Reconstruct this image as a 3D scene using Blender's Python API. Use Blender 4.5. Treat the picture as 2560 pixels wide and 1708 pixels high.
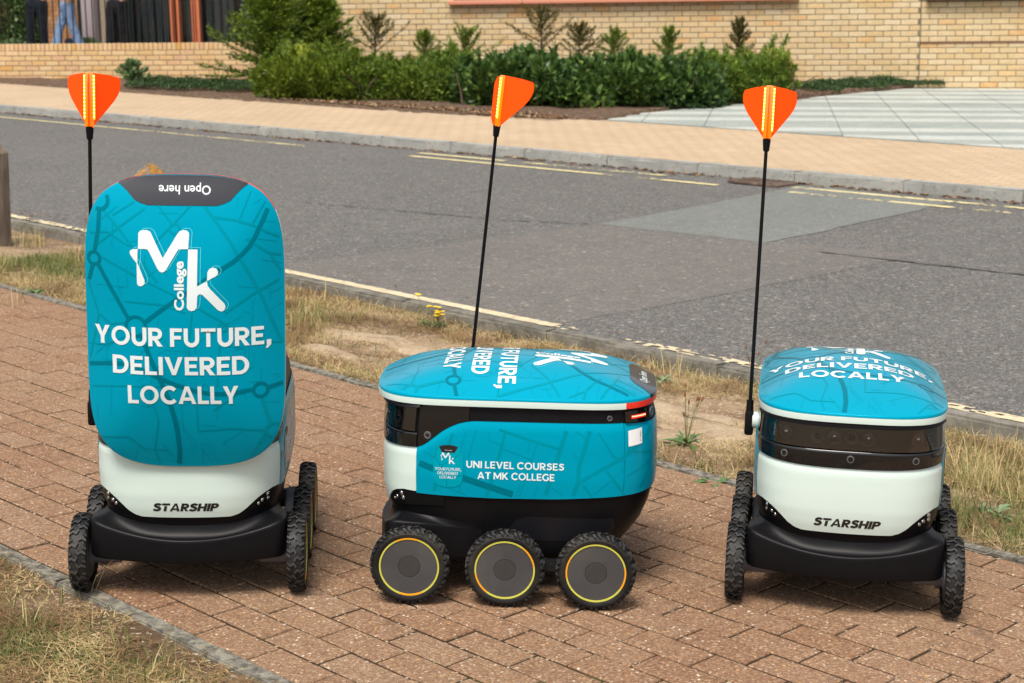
import bpy, bmesh, math, random
import numpy as np
from mathutils import Matrix, Vector

for _o in list(bpy.data.objects):
    bpy.data.objects.remove(_o)
scene = bpy.context.scene
COL = scene.collection
R = math.radians
rng = np.random.default_rng(7)
random.seed(7)

# ------------------------------------------------------------------ camera
PITCH, ROLL, CAM_H, FPX = 0.2072854, 0.0199341, 1.47166649, 4182.178
_cp, _sp = math.cos(PITCH), math.sin(PITCH)
_f = Vector((0, _cp, -_sp)); _u = Vector((0, _sp, _cp)); _r = Vector((1, 0, 0))
_c, _s = math.cos(ROLL), math.sin(ROLL)
CAM_R, CAM_U, CAM_F = _c * _r + _s * _u, -_s * _r + _c * _u, _f
cam_data = bpy.data.cameras.new('camera')
cam = bpy.data.objects.new('camera', cam_data)
COL.objects.link(cam)
cam.matrix_world = Matrix(((CAM_R.x, CAM_U.x, -CAM_F.x, 0), (CAM_R.y, CAM_U.y, -CAM_F.y, 0),
                           (CAM_R.z, CAM_U.z, -CAM_F.z, CAM_H), (0, 0, 0, 1)))
cam_data.sensor_width = 36.0
cam_data.lens = FPX / 2560 * 36
cam_data.clip_start, cam_data.clip_end = 0.05, 2000
cam_data.dof.use_dof = True
cam_data.dof.focus_distance = 4.15
cam_data.dof.aperture_fstop = 9.0
scene.camera = cam

# ------------------------------------------------------------------ sky, sun, exposure
SUN_EL, SUN_AZ = R(60), R(200)          # azimuth clockwise from +Y: high, behind the camera and a little to its left
world = bpy.data.worlds.new('World')
scene.world = world
world.use_nodes = True
wn = world.node_tree
for n in list(wn.nodes):
    wn.nodes.remove(n)
sky = wn.nodes.new('ShaderNodeTexSky')
sky.sky_type = 'NISHITA'
sky.sun_disc = False
sky.sun_elevation, sky.sun_rotation = SUN_EL, SUN_AZ
sky.dust_density = 4.0
sky.air_density = 1.0
hsv = wn.nodes.new('ShaderNodeHueSaturation')   # a bright, thinly clouded sky: far less blue than a clear one
hsv.inputs['Saturation'].default_value = 0.35
bgn = wn.nodes.new('ShaderNodeBackground')
bgn.inputs['Strength'].default_value = 0.07
won = wn.nodes.new('ShaderNodeOutputWorld')
wn.links.new(sky.outputs[0], hsv.inputs['Color'])
wn.links.new(hsv.outputs[0], bgn.inputs['Color'])
wn.links.new(bgn.outputs[0], won.inputs['Surface'])
sun_d = bpy.data.lights.new('sun', 'SUN')
sun_d.energy = 1.5
sun_d.angle = R(22)
sun_d.color = (1.0, 0.93, 0.82)
sun = bpy.data.objects.new('sun', sun_d)
COL.objects.link(sun)
_sd = Vector((math.sin(SUN_AZ) * math.cos(SUN_EL), math.cos(SUN_AZ) * math.cos(SUN_EL), math.sin(SUN_EL)))
sun.rotation_euler = (-_sd).to_track_quat('-Z', 'Y').to_euler()
vs = scene.view_settings
vs.view_transform = 'Standard'
vs.look = 'None'
vs.exposure = 1.26
vs.gamma = 1.0
vs.use_curve_mapping = False
scene.render.engine = 'CYCLES'
scene.cycles.use_denoising = True
scene.cycles.max_bounces = 6
scene.cycles.transparent_max_bounces = 8

# ------------------------------------------------------------------ helpers: pixels -> ground, frames, objects
def px_ray(x, y):
    return (x - 1280) / FPX * CAM_R - (y - 854) / FPX * CAM_U + CAM_F
def on_plane(x, y, n, c):
    d = px_ray(x, y); o = Vector((0, 0, CAM_H))
    return o + d * ((c - n.dot(o)) / n.dot(d))
AX = R(-44.3)                            # pavement, verge and road run along this direction
AC, AS = math.cos(AX), math.sin(AX)
def uv2xy(u, v):
    return u * AC - v * AS, u * AS + v * AC
def xy2uv(x, y):
    return x * AC + y * AS, -x * AS + y * AC
def to_px(P):
    d = Vector(P) - Vector((0, 0, CAM_H)); z = d.dot(CAM_F)
    return 1280 + FPX * d.dot(CAM_R) / z, 854 - FPX * d.dot(CAM_U) / z, z
def far_z(x, y):                         # the ground beyond the road, rising to the right
    return 0.0903 + 0.0246 * x + 0.00296 * y
V_NEAR, V_FAR, V_SLOPE = 5.27, 10.10, 0.03
def v_far(u): return V_FAR + V_SLOPE * (u + 18.6)      # front of the far kerb; the road widens a little to the right
def road_z(x, y):
    u, v = xy2uv(x, y)
    t = min(1, max(0, (v - V_NEAR) / (v_far(u) - V_NEAR)))
    return (1 - t) * 0.03 + t * (far_z(x, y) - 0.085)

def tag(o, label=None, cat=None, group=None, kind=None):
    for k, v in (('label', label), ('category', cat), ('group', group), ('kind', kind)):
        if v: o[k] = v
    return o
def link(name, data, parent=None):
    o = bpy.data.objects.new(name, data)
    COL.objects.link(o)
    if parent: o.parent = parent
    return o
def empty(name, loc=(0, 0, 0), rz=0.0, parent=None):
    o = link(name, None, parent); o.empty_display_size = 0.1
    o.location = loc; o.rotation_euler = (0, 0, rz)
    return o
def mk(verts, faces, mats, smooth=False, fmat=None):
    me = bpy.data.meshes.new('m')
    me.from_pydata([tuple(map(float, v)) for v in verts], [], [tuple(map(int, f)) for f in faces])
    if not isinstance(mats, (list, tuple)): mats = [mats]
    for m in mats: me.materials.append(m)
    if fmat is not None: me.polygons.foreach_set('material_index', fmat)
    if smooth: me.polygons.foreach_set('use_smooth', [True] * len(me.polygons))
    me.update()
    return me
def obj(name, verts, faces, mats, parent=None, smooth=False, fmat=None):
    me = mk(verts, faces, mats, smooth, fmat); me.name = name
    return link(name, me, parent)
def from_bm(name, bm, mats, parent=None, smooth=False, sharp=None):
    me = bpy.data.meshes.new(name)
    bm.normal_update(); bm.to_mesh(me); bm.free()
    if not isinstance(mats, (list, tuple)): mats = [mats]
    for m in mats: me.materials.append(m)
    if smooth:
        me.polygons.foreach_set('use_smooth', [True] * len(me.polygons))
        if sharp: me.set_sharp_from_angle(angle=R(sharp))
    return link(name, me, parent)
def big(name, V, F, mats, parent=None, attr=None, smooth=False):
    """numpy quads/tris (n x k) to one mesh; attr: one float per face, stored as 'rnd'."""
    V = np.asarray(V, dtype=np.float32); F = np.asarray(F, dtype=np.int32)
    me = bpy.data.meshes.new(name); n, k = F.shape
    me.vertices.add(len(V)); me.vertices.foreach_set('co', V.ravel())
    me.loops.add(n * k); me.loops.foreach_set('vertex_index', F.ravel())
    me.polygons.add(n); me.polygons.foreach_set('loop_start', np.arange(0, n * k, k, dtype=np.int32))
    if not isinstance(mats, (list, tuple)): mats = [mats]
    for m in mats: me.materials.append(m)
    if attr is not None:
        a = me.attributes.new('rnd', 'FLOAT', 'FACE'); a.data.foreach_set('value', np.asarray(attr, dtype=np.float32))
    if smooth: me.polygons.foreach_set('use_smooth', np.ones(n, dtype=bool))
    me.update(calc_edges=True); me.validate()
    return link(name, me, parent)
def bm_box(bm, c, s, bev=0.0, M=None, mi=0):
    r = bmesh.ops.create_cube(bm, size=1.0)
    vs_ = r['verts']
    for v in vs_: v.co = Vector((c[0] + v.co.x * s[0], c[1] + v.co.y * s[1], c[2] + v.co.z * s[2]))
    fs = set(f for v in vs_ for f in v.link_faces)
    if bev > 0:
        es = list(set(e for v in vs_ for e in v.link_edges))
        rb = bmesh.ops.bevel(bm, geom=es, offset=bev, segments=2, affect='EDGES', profile=0.5)
        vs_ = list(set(v for f in list(fs) + rb['faces'] if f.is_valid for v in f.verts)); fs = set(f for v in vs_ for f in v.link_faces)
    if M is not None:
        for v in vs_: v.co = M @ v.co
    for f in fs: f.material_index = mi
    return vs_
def box(name, c, s, mat, parent=None, bev=0.0, M=None):
    bm = bmesh.new(); bm_box(bm, c, s, bev, M)
    return from_bm(name, bm, mat, parent, smooth=bev > 0, sharp=35)
def lathe(bm, prof, n=32, axis='Y', mi=0, closed=False):
    """revolve (r, h) pairs about an axis"""
    rings = []
    for r, h in prof:
        ring = []
        for k in range(n):
            a = 2 * math.pi * k / n
            p = (r * math.cos(a), h, r * math.sin(a)) if axis == 'Y' else ((r * math.cos(a), r * math.sin(a), h) if axis == 'Z' else (h, r * math.cos(a), r * math.sin(a)))
            ring.append(bm.verts.new(p))
        rings.append(ring)
    if closed: rings.append(rings[0])
    for A, B in zip(rings[:-1], rings[1:]):
        for k in range(n):
            f = bm.faces.new((A[k], A[(k + 1) % n], B[(k + 1) % n], B[k])); f.material_index = mi
    return rings
def tube(bm, p0, p1, r0, r1, n=10, mi=0, caps=True):
    p0, p1 = Vector(p0), Vector(p1); d = (p1 - p0).normalized()
    a = d.orthogonal().normalized(); b = d.cross(a)
    R0, R1 = [], []
    for k in range(n):
        t = 2 * math.pi * k / n; o = a * math.cos(t) + b * math.sin(t)
        R0.append(bm.verts.new(p0 + o * r0)); R1.append(bm.verts.new(p1 + o * r1))
    for k in range(n):
        f = bm.faces.new((R0[k], R0[(k + 1) % n], R1[(k + 1) % n], R1[k])); f.material_index = mi
    if caps:
        bm.faces.new(R0[::-1]).material_index = mi; bm.faces.new(R1).material_index = mi
def fix_normals(bm):
    bmesh.ops.recalc_face_normals(bm, faces=bm.faces)
def copy_tree(o, parent=None):
    c = o.copy(); COL.objects.link(c)
    if parent: c.parent = parent
    for ch in list(o.children): copy_tree(ch, c)
    return c

# ------------------------------------------------------------------ materials
class NT:
    def __init__(s, name):
        s.m = bpy.data.materials.new(name); s.m.use_nodes = True; s.t = s.m.node_tree
        s.b = s.t.nodes['Principled BSDF']; s.out = s.t.nodes['Material Output']
    def n(s, typ, **kw):
        nd = s.t.nodes.new(typ)
        for k, v in kw.items():
            if k.startswith('i_'):
                nd.inputs[k[2:].replace('_', ' ')].default_value = v
            else: setattr(nd, k, v)
        return nd
    def l(s, a, b): s.t.links.new(a, b)
    def set(s, **kw):
        for k, v in kw.items(): s.b.inputs[k.replace('_', ' ')].default_value = v
        return s
    def noise(s, scale, detail=4, rough=0.55, co=None, dist=0.0):
        nd = s.n('ShaderNodeTexNoise'); nd.inputs['Scale'].default_value = scale; nd.inputs['Detail'].default_value = detail
        nd.inputs['Roughness'].default_value = rough; nd.inputs['Distortion'].default_value = dist
        s.l(co if co else s.co(), nd.inputs['Vector']); return nd.outputs['Fac']
    def vor(s, scale, co=None, feature='F1', out='Color'):
        nd = s.n('ShaderNodeTexVoronoi', feature=feature); nd.inputs['Scale'].default_value = scale
        s.l(co if co else s.co(), nd.inputs['Vector']); return nd.outputs[out]
    def co(s, which='Object'):
        k = '_co' + which
        if not hasattr(s, k): setattr(s, k, s.n('ShaderNodeTexCoord').outputs[which] if which != 'World' else s.n('ShaderNodeNewGeometry').outputs['Position'])
        return getattr(s, k)
    def ramp(s, fac, stops, interp='LINEAR'):
        nd = s.n('ShaderNodeValToRGB'); cr = nd.color_ramp; cr.interpolation = interp
        while len(cr.elements) < len(stops): cr.elements.new(0.5)
        for e, (p, c) in zip(cr.elements, stops):
            e.position = p; e.color = (*c, 1) if len(c) == 3 else c
        s.l(fac, nd.inputs[0]); return nd.outputs[0]
    def mix(s, fac, a, b, mode='MIX'):
        nd = s.n('ShaderNodeMix', data_type='RGBA', blend_type=mode)
        for i, v in ((0, fac), (6, a), (7, b)):
            if isinstance(v, (int, float)): nd.inputs[i].default_value = v
            elif isinstance(v, tuple): nd.inputs[i].default_value = (*v, 1)
            else: s.l(v, nd.inputs[i])
        return nd.outputs[2]
    def math(s, op, a, b=0.0, clamp=False):
        nd = s.n('ShaderNodeMath', operation=op, use_clamp=clamp)
        for i, v in ((0, a), (1, b)):
            if isinstance(v, (int, float)): nd.inputs[i].default_value = v
            else: s.l(v, nd.inputs[i])
        return nd.outputs[0]
    def sep(s, col):
        nd = s.n('ShaderNodeSeparateColor'); s.l(col, nd.inputs[0]); return nd.outputs
    def col(s, c): s.l(c, s.b.inputs['Base Color']); return s
    def bump(s, h, strength=0.3, dist=0.01):
        nd = s.n('ShaderNodeBump'); nd.inputs['Strength'].default_value = strength; nd.inputs['Distance'].default_value = dist
        s.l(h, nd.inputs['Height']); s.l(nd.outputs[0], s.b.inputs['Normal']); return s
    def rnd(s):
        """one random number per object, or per piece of a joined mesh"""
        a = s.n('ShaderNodeAttribute', attribute_name='rnd').outputs['Fac']
        o = s.n('ShaderNodeObjectInfo').outputs['Random']
        return s.math('FRACT', s.math('ADD', a, o))
def plain(name, c, rough=0.5, metal=0.0, coat=0.0, spec=0.5, bump=None, emit=None, es=0.0):
    t = NT(name); t.set(Base_Color=(*c, 1), Roughness=rough, Metallic=metal, Coat_Weight=coat, Specular_IOR_Level=spec)
    t.b.inputs['Coat Roughness'].default_value = 0.04
    if bump: t.bump(t.noise(bump[0], 3), bump[1], bump[2] if len(bump) > 2 else 0.002)
    if emit:
        t.b.inputs['Emission Color'].default_value = (*emit, 1); t.b.inputs['Emission Strength'].default_value = es
    return t.m
def scuffed(name, c, rough, coat=0.0, dust=0.06, spec=0.5, tint=None):
    """plastic or paint with faint dust and uneven gloss"""
    t = NT(name)
    n = t.noise(9, 6, 0.65)
    f = t.noise(160, 2, 0.6)
    k = t.math('MULTIPLY', t.ramp(n, [(0.45, (0, 0, 0)), (0.75, (1, 1, 1))]), dust)
    t.col(t.mix(k, c, (0.30, 0.26, 0.21)))
    t.l(t.math('ADD', t.math('MULTIPLY', n, 0.14), rough - 0.06), t.b.inputs['Roughness'])
    t.set(Coat_Weight=coat, Specular_IOR_Level=spec); t.b.inputs['Coat Roughness'].default_value = 0.06
    if tint: t.b.inputs['Specular Tint'].default_value = (*tint, 1)
    t.bump(f, 0.05, 0.0005)
    return t.m
MT = {}
MT['teal'] = scuffed('teal_wrap', (0.0, 0.265, 0.395), 0.20, dust=0.0, spec=0.38, tint=(0.06, 0.72, 0.92))
MT['road_dark'] = scuffed('dark_teal_print', (0.0, 0.145, 0.205), 0.20, dust=0.0, spec=0.38, tint=(0.06, 0.72, 0.92))
MT['road_green'] = scuffed('green_teal_print', (0.0, 0.228, 0.305), 0.20, dust=0.0, spec=0.38, tint=(0.06, 0.72, 0.92))
MT['road_pale'] = scuffed('pale_teal_print', (0.0, 0.29, 0.39), 0.20, dust=0.0, spec=0.38, tint=(0.06, 0.72, 0.92))
MT['cyan_line'] = plain('cyan_print', (0.10, 0.62, 0.72), 0.35)
MT['white_print'] = plain('white_print', (0.66, 0.73, 0.74), 0.36)
MT['white'] = scuffed('white_paint', (0.585, 0.705, 0.66), 0.33, coat=0.25, dust=0.015)
MT['black'] = scuffed('black_plastic', (0.0055, 0.0054, 0.0066), 0.38, dust=0.007, spec=0.13)
MT['graphite'] = scuffed('graphite_plastic', (0.010, 0.010, 0.013), 0.38, dust=0.006, spec=0.25)
MT['gloss'] = plain('black_gloss', (0.004, 0.004, 0.005), 0.05, spec=0.75)
MT['handle'] = plain('black_gloss_film', (0.010, 0.010, 0.016), 0.16, coat=0.5)
MT['black_print'] = plain('black_print', (0.012, 0.010, 0.010), 0.4)
MT['red'] = plain('red_reflective_tape', (0.80, 0.030, 0.010), 0.35, coat=0.3)
MT['rubber'] = scuffed('tyre_rubber', (0.006, 0.006, 0.0065), 0.55, dust=0.09, spec=0.35)
MT['lug'] = scuffed('worn_tread', (0.030, 0.030, 0.031), 0.6, dust=0.16, spec=0.4)
MT['disc'] = scuffed('wheel_disc_plastic', (0.045, 0.045, 0.047), 0.55, dust=0.10)
MT['cap'] = scuffed('hub_cap_plastic', (0.034, 0.033, 0.033), 0.5, dust=0.05)
MT['ring_y'] = plain('yellow_reflective_ring', (0.52, 0.505, 0.075), 0.45)
MT['ring_o'] = plain('amber_reflective_ring', (0.78, 0.34, 0.008), 0.45)
MT['flag'] = plain('glowing_orange_sheet', (0.95, 0.062, 0.0), 0.42, spec=0.2, emit=(1.0, 0.075, 0.0), es=0.16)  # slight glow added to keep the orange deep; the fins are no lamps
MT['spine'] = plain('amber_clear_plastic', (0.95, 0.16, 0.003), 0.2, coat=0.5, emit=(1.0, 0.20, 0.0), es=0.30)
MT['led_strip'] = plain('amber_lit_strip', (1.0, 0.5, 0.05), 0.3, emit=(1.0, 0.40, 0.015), es=0.62)
MT['led_dot'] = plain('amber_led', (1.0, 0.8, 0.3), 0.3, emit=(1.0, 0.72, 0.22), es=1.5)
MT['red_led'] = plain('red_led', (1, 0.05, 0.03), 0.3, emit=(1.0, 0.30, 0.16), es=3.0)
MT['red_lens'] = plain('red_lit_lens', (0.8, 0.01, 0.006), 0.2, coat=1.0, emit=(1.0, 0.02, 0.008), es=0.55)
MT['chrome'] = plain('lamp_reflector', (0.55, 0.56, 0.56), 0.16, metal=1.0)
MT['lens'] = plain('lens_glass', (0.006, 0.006, 0.008), 0.03, coat=1.0)
MT['bezel'] = plain('grey_bezel', (0.085, 0.09, 0.10), 0.45)
MT['sensor_cup'] = plain('sensor_cup', (0.15, 0.148, 0.142), 0.22)
MT['recess'] = plain('reflection_tinted_backing', (0.060, 0.053, 0.047), 0.35)  # brown of the reflected paving is put into this backing colour
MT['sticker'] = plain('white_sticker', (0.80, 0.81, 0.82), 0.4)
MT['liner'] = plain('white_liner', (0.62, 0.65, 0.65), 0.5)
MT['axle'] = plain('grey_axle_plastic', (0.10, 0.105, 0.13), 0.45)
def pane(name, tint=(0.55, 0.55, 0.55), rough=0.03, ior=1.5):
    t = NT(name)
    tr = t.n('ShaderNodeBsdfTransparent'); tr.inputs[0].default_value = (*tint, 1)
    gl = t.n('ShaderNodeBsdfGlossy'); gl.inputs['Roughness'].default_value = rough
    fr = t.n('ShaderNodeFresnel'); fr.inputs[0].default_value = ior
    mx = t.n('ShaderNodeMixShader'); t.l(fr.outputs[0], mx.inputs[0]); t.l(tr.outputs[0], mx.inputs[1]); t.l(gl.outputs[0], mx.inputs[2])
    t.l(mx.outputs[0], t.out.inputs['Surface']); return t.m
MT['visor_glass'] = pane('smoked_sensor_glass', (0.70, 0.68, 0.65), 0.03, 2.1)
MT['window_glass'] = pane('window_glass', (0.80, 0.82, 0.82))
MT['lamp_glass'] = pane('lamp_cover_glass', (0.85, 0.85, 0.88))

# ------------------------------------------------------------------ delivery robots
ZP = [0.088, 0.105, 0.125, 0.161, 0.189, 0.232, 0.266, 0.31, 0.40, 0.445, 0.487]
XR = [-0.20, -0.248, -0.287, -0.315, -0.336, -0.353, -0.361, -0.364, -0.362, -0.359, -0.355]
XF = [0.27, 0.290, 0.298, 0.300, 0.301, 0.313, 0.318, 0.319, 0.318, 0.314, 0.310]
YB = [0.170, 0.192, 0.199, 0.207, 0.212, 0.221, 0.226, 0.229, 0.228, 0.225, 0.221]
X0 = -0.02
_ph = np.linspace(-math.pi, math.pi, 4001)
_ux = np.sign(np.cos(_ph)) * np.abs(np.cos(_ph)) ** (2 / 5.5)
_uy = np.sign(np.sin(_ph)) * np.abs(np.sin(_ph)) ** (2 / 3.0)
_px = X0 + np.where(_ux > 0, _ux * (0.319 - X0), _ux * (X0 + 0.364)); _py = _uy * 0.229
_sl = np.concatenate([[0], np.cumsum(np.hypot(np.diff(_px), np.diff(_py)))]); PERIM = _sl[-1]
_sl = _sl - np.interp(0.0, _ph, _sl)     # arc length from the front centre, positive to the robot's left
def s_left(x):                           # arc length of the left side point at this x
    k = (_ph >= 0); xs = _px[k]; ss = _sl[k]
    return float(np.interp(-x, -xs, ss))
def surf(s, z, off=0.0):
    s = np.asarray(s, float); z = np.asarray(z, float)
    s = (s + PERIM / 2) % PERIM - PERIM / 2
    def at(q):
        q = (q + PERIM / 2) % PERIM - PERIM / 2
        ux, uy = np.interp(q, _sl, _ux), np.interp(q, _sl, _uy)
        xf, xr, yb = np.interp(z, ZP, XF), np.interp(z, ZP, XR), np.interp(z, ZP, YB)
        return X0 + np.where(ux > 0, ux * (xf - X0), ux * (X0 - xr)), uy * yb
    x, y = at(s); xa, ya = at(s - 0.004); xb, yb_ = at(s + 0.004)
    tx, ty = xb - xa, yb_ - ya; L = np.hypot(tx, ty) + 1e-9
    return np.stack([x + off * ty / L, y - off * tx / L, z + 0 * x], -1)
def patch(name, s0, s1, zlo, zhi, off, mat, parent, ns=60, nz=12, cham=0.0, chz=0.014, thick=0.003, flat=None):
    """a panel of the body skin between two curves, with a folded-in rim"""
    ss = np.linspace(s0, s1, ns + 1); rows = []
    lo = np.array([zlo(q) for q in ss]); hi = np.array([zhi(q) for q in ss])
    ts = np.concatenate([[0], np.linspace(0, 1, nz + 1), [1]])
    for k, t in enumerate(ts):
        rim = k in (0, len(ts) - 1)
        z = lo + (hi - lo) * t
        o = np.full_like(z, off - thick if rim else off)
        if cham and not rim: o = o - cham * np.clip(1 - (hi - z) / chz, 0, 1)
        P = surf(ss, z, o)
        e0, e1 = surf(ss[:1], z[:1], off - thick), surf(ss[-1:], z[-1:], off - thick)
        rows.append(np.concatenate([e0, P, e1]))
    G = np.array(rows); nr, nc, _ = G.shape
    F = []
    for i in range(nr - 1):
        for j in range(nc - 1):
            a = i * nc + j; F.append((a, a + 1, a + nc + 1, a + nc))
    o = obj(name, G.reshape(-1, 3), F, mat, parent, smooth=True)
    o.data.set_sharp_from_angle(angle=R(50))
    return o
LA, LB = 0.3475, 0.229                   # lid half length and half width
LCX, LCZ = -0.0125, 0.505
def lid_rho(x, y):
    x = np.abs(np.asarray(x, float)) / LA; y = np.abs(np.asarray(y, float)) / LB
    lo = np.zeros_like(x) + 1e-6; hi = np.full_like(x, 3.0)
    for _ in range(36):
        m = (lo + hi) / 2; g = (x / m) ** 5.5 + (y / m) ** 3 > 1
        lo = np.where(g, m, lo); hi = np.where(g, hi, m)
    return (lo + hi) / 2
def lid_h(r, x, y):
    """crown of the lid: a rounded pillow with faint hips running to the corners"""
    m = ((np.abs(x) / LA) ** 9 + (np.abs(y) / LB) ** 9) ** (1 / 9)
    hip = (1 - np.clip(m, 0, 1) ** 2.2) * np.sqrt(np.clip(1 - r ** 14, 0, 1))
    return 0.006 + 0.064 * (0.45 * (1 - r ** 2.3) ** 0.92 + 0.55 * hip)
def lid_z(x, y):
    r = np.clip(lid_rho(x, y), 0, 1)
    return lid_h(r, np.asarray(x, float), np.asarray(y, float))
def lid_pt(u, v, off):                   # u to the robot's left, v to its rear: as read from the front with the lid up
    x, y = -np.asarray(v, float), np.asarray(u, float); e = 1e-3
    z = lid_z(x, y); nx = -(lid_z(x + e, y) - lid_z(x - e, y)) / (2 * e); ny = -(lid_z(x, y + e) - lid_z(x, y - e)) / (2 * e)
    L = np.sqrt(nx * nx + ny * ny + 1)
    return np.stack([x + off * nx / L, y + off * ny / L, z + off / L], -1)
def ribbon(pts, w, mapf, inside, off, step=0.008, closed=False):
    """a printed line of width w along pts in surface coordinates -> (verts, faces)"""
    P = np.array(pts, float)
    if closed: P = np.vstack([P, P[:1]])
    dense = []
    for a, b in zip(P[:-1], P[1:]):
        n = max(1, int(np.hypot(*(b - a)) / step)); dense += [a + (b - a) * k / n for k in range(n)]
    dense.append(P[-1]); D = np.array(dense)
    T = np.gradient(D, axis=0)
    if closed: T[0] = T[-1] = D[1] - D[-2]
    T /= np.linalg.norm(T, axis=1, keepdims=True) + 1e-12
    N = np.stack([-T[:, 1], T[:, 0]], -1)
    A, B = D + N * w / 2, D - N * w / 2
    ok = inside(A[:, 0], A[:, 1]) & inside(B[:, 0], B[:, 1])
    VA, VB = mapf(A[:, 0], A[:, 1], off), mapf(B[:, 0], B[:, 1], off)
    V = np.empty((2 * len(D), 3)); V[0::2] = VA; V[1::2] = VB
    F = [(2 * k, 2 * k + 1, 2 * k + 3, 2 * k + 2) for k in range(len(D) - 1) if ok[k] and ok[k + 1]]
    return V, F
def up_faces(V, F, ref):
    V = np.asarray(V); out = []
    for f in F:
        n = np.cross(V[f[1]] - V[f[0]], V[f[2]] - V[f[0]])
        out.append(f if np.dot(n, ref(V[f[0]])) >= 0 else tuple(reversed(f)))
    return out
def circle(c, r, n=28):
    return [(c[0] + r * math.cos(2 * math.pi * k / n), c[1] + r * math.sin(2 * math.pi * k / n)) for k in range(n)]
def prints(name, lines, mapf, inside, mat, parent, ref, base=0.0004):
    V, F, n = [], [], 0
    for i, ln in enumerate(lines):
        pts, w = ln[0], ln[1]; cl = len(ln) > 2 and ln[2]
        v, f = ribbon(pts, w, mapf, inside, base + 0.000004 * i, closed=cl)
        V.append(v); F += [tuple(k + n for k in q) for q in f]; n += len(v)
    V = np.concatenate(V)
    o = obj(name, V, up_faces(V, F, ref), mat, parent, smooth=True); o['kind'] = 'stuff'; return o
def flat_text(txt, width, height, bold=0.0, shear=0.0, cx=0.0, cy=0.0, rot=0.0, edge=0.008, spacing=1.0):
    """outline lettering as a flat triangulated mesh, fitted to width and capital height, centred"""
    c = bpy.data.curves.new('t', 'FONT'); c.body = txt; c.size = 1.0; c.offset = bold; c.shear = shear; c.resolution_u = 3; c.space_character = spacing
    o = link('t', c); dg = bpy.context.evaluated_depsgraph_get()
    me = bpy.data.meshes.new_from_object(o.evaluated_get(dg)); bm = bmesh.new(); bm.from_mesh(me)
    bpy.data.objects.remove(o); bpy.data.meshes.remove(me); bpy.data.curves.remove(c)
    xs = [v.co.x for v in bm.verts]; x0, x1 = min(xs), max(xs)
    sx = width / (x1 - x0); sy = height / 0.69
    for v in bm.verts:
        v.co = ((v.co.x - (x0 + x1) / 2) * sx, (v.co.y - 0.345) * sy, 0)
    bmesh.ops.triangulate(bm, faces=bm.faces)
    for _ in range(6):
        es = [e for e in bm.edges if e.calc_length() > edge]
        if not es: break
        bmesh.ops.subdivide_edges(bm, edges=es, cuts=1)
        bmesh.ops.triangulate(bm, faces=[f for f in bm.faces if len(f.verts) > 3])
    bm.verts.index_update(); cr, sr = math.cos(rot), math.sin(rot)
    P = np.array([(cx + v.co.x * cr - v.co.y * sr, cy + v.co.x * sr + v.co.y * cr) for v in bm.verts])
    F = [tuple(v.index for v in f.verts) for f in bm.faces]
    bm.free(); return P, F
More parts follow.
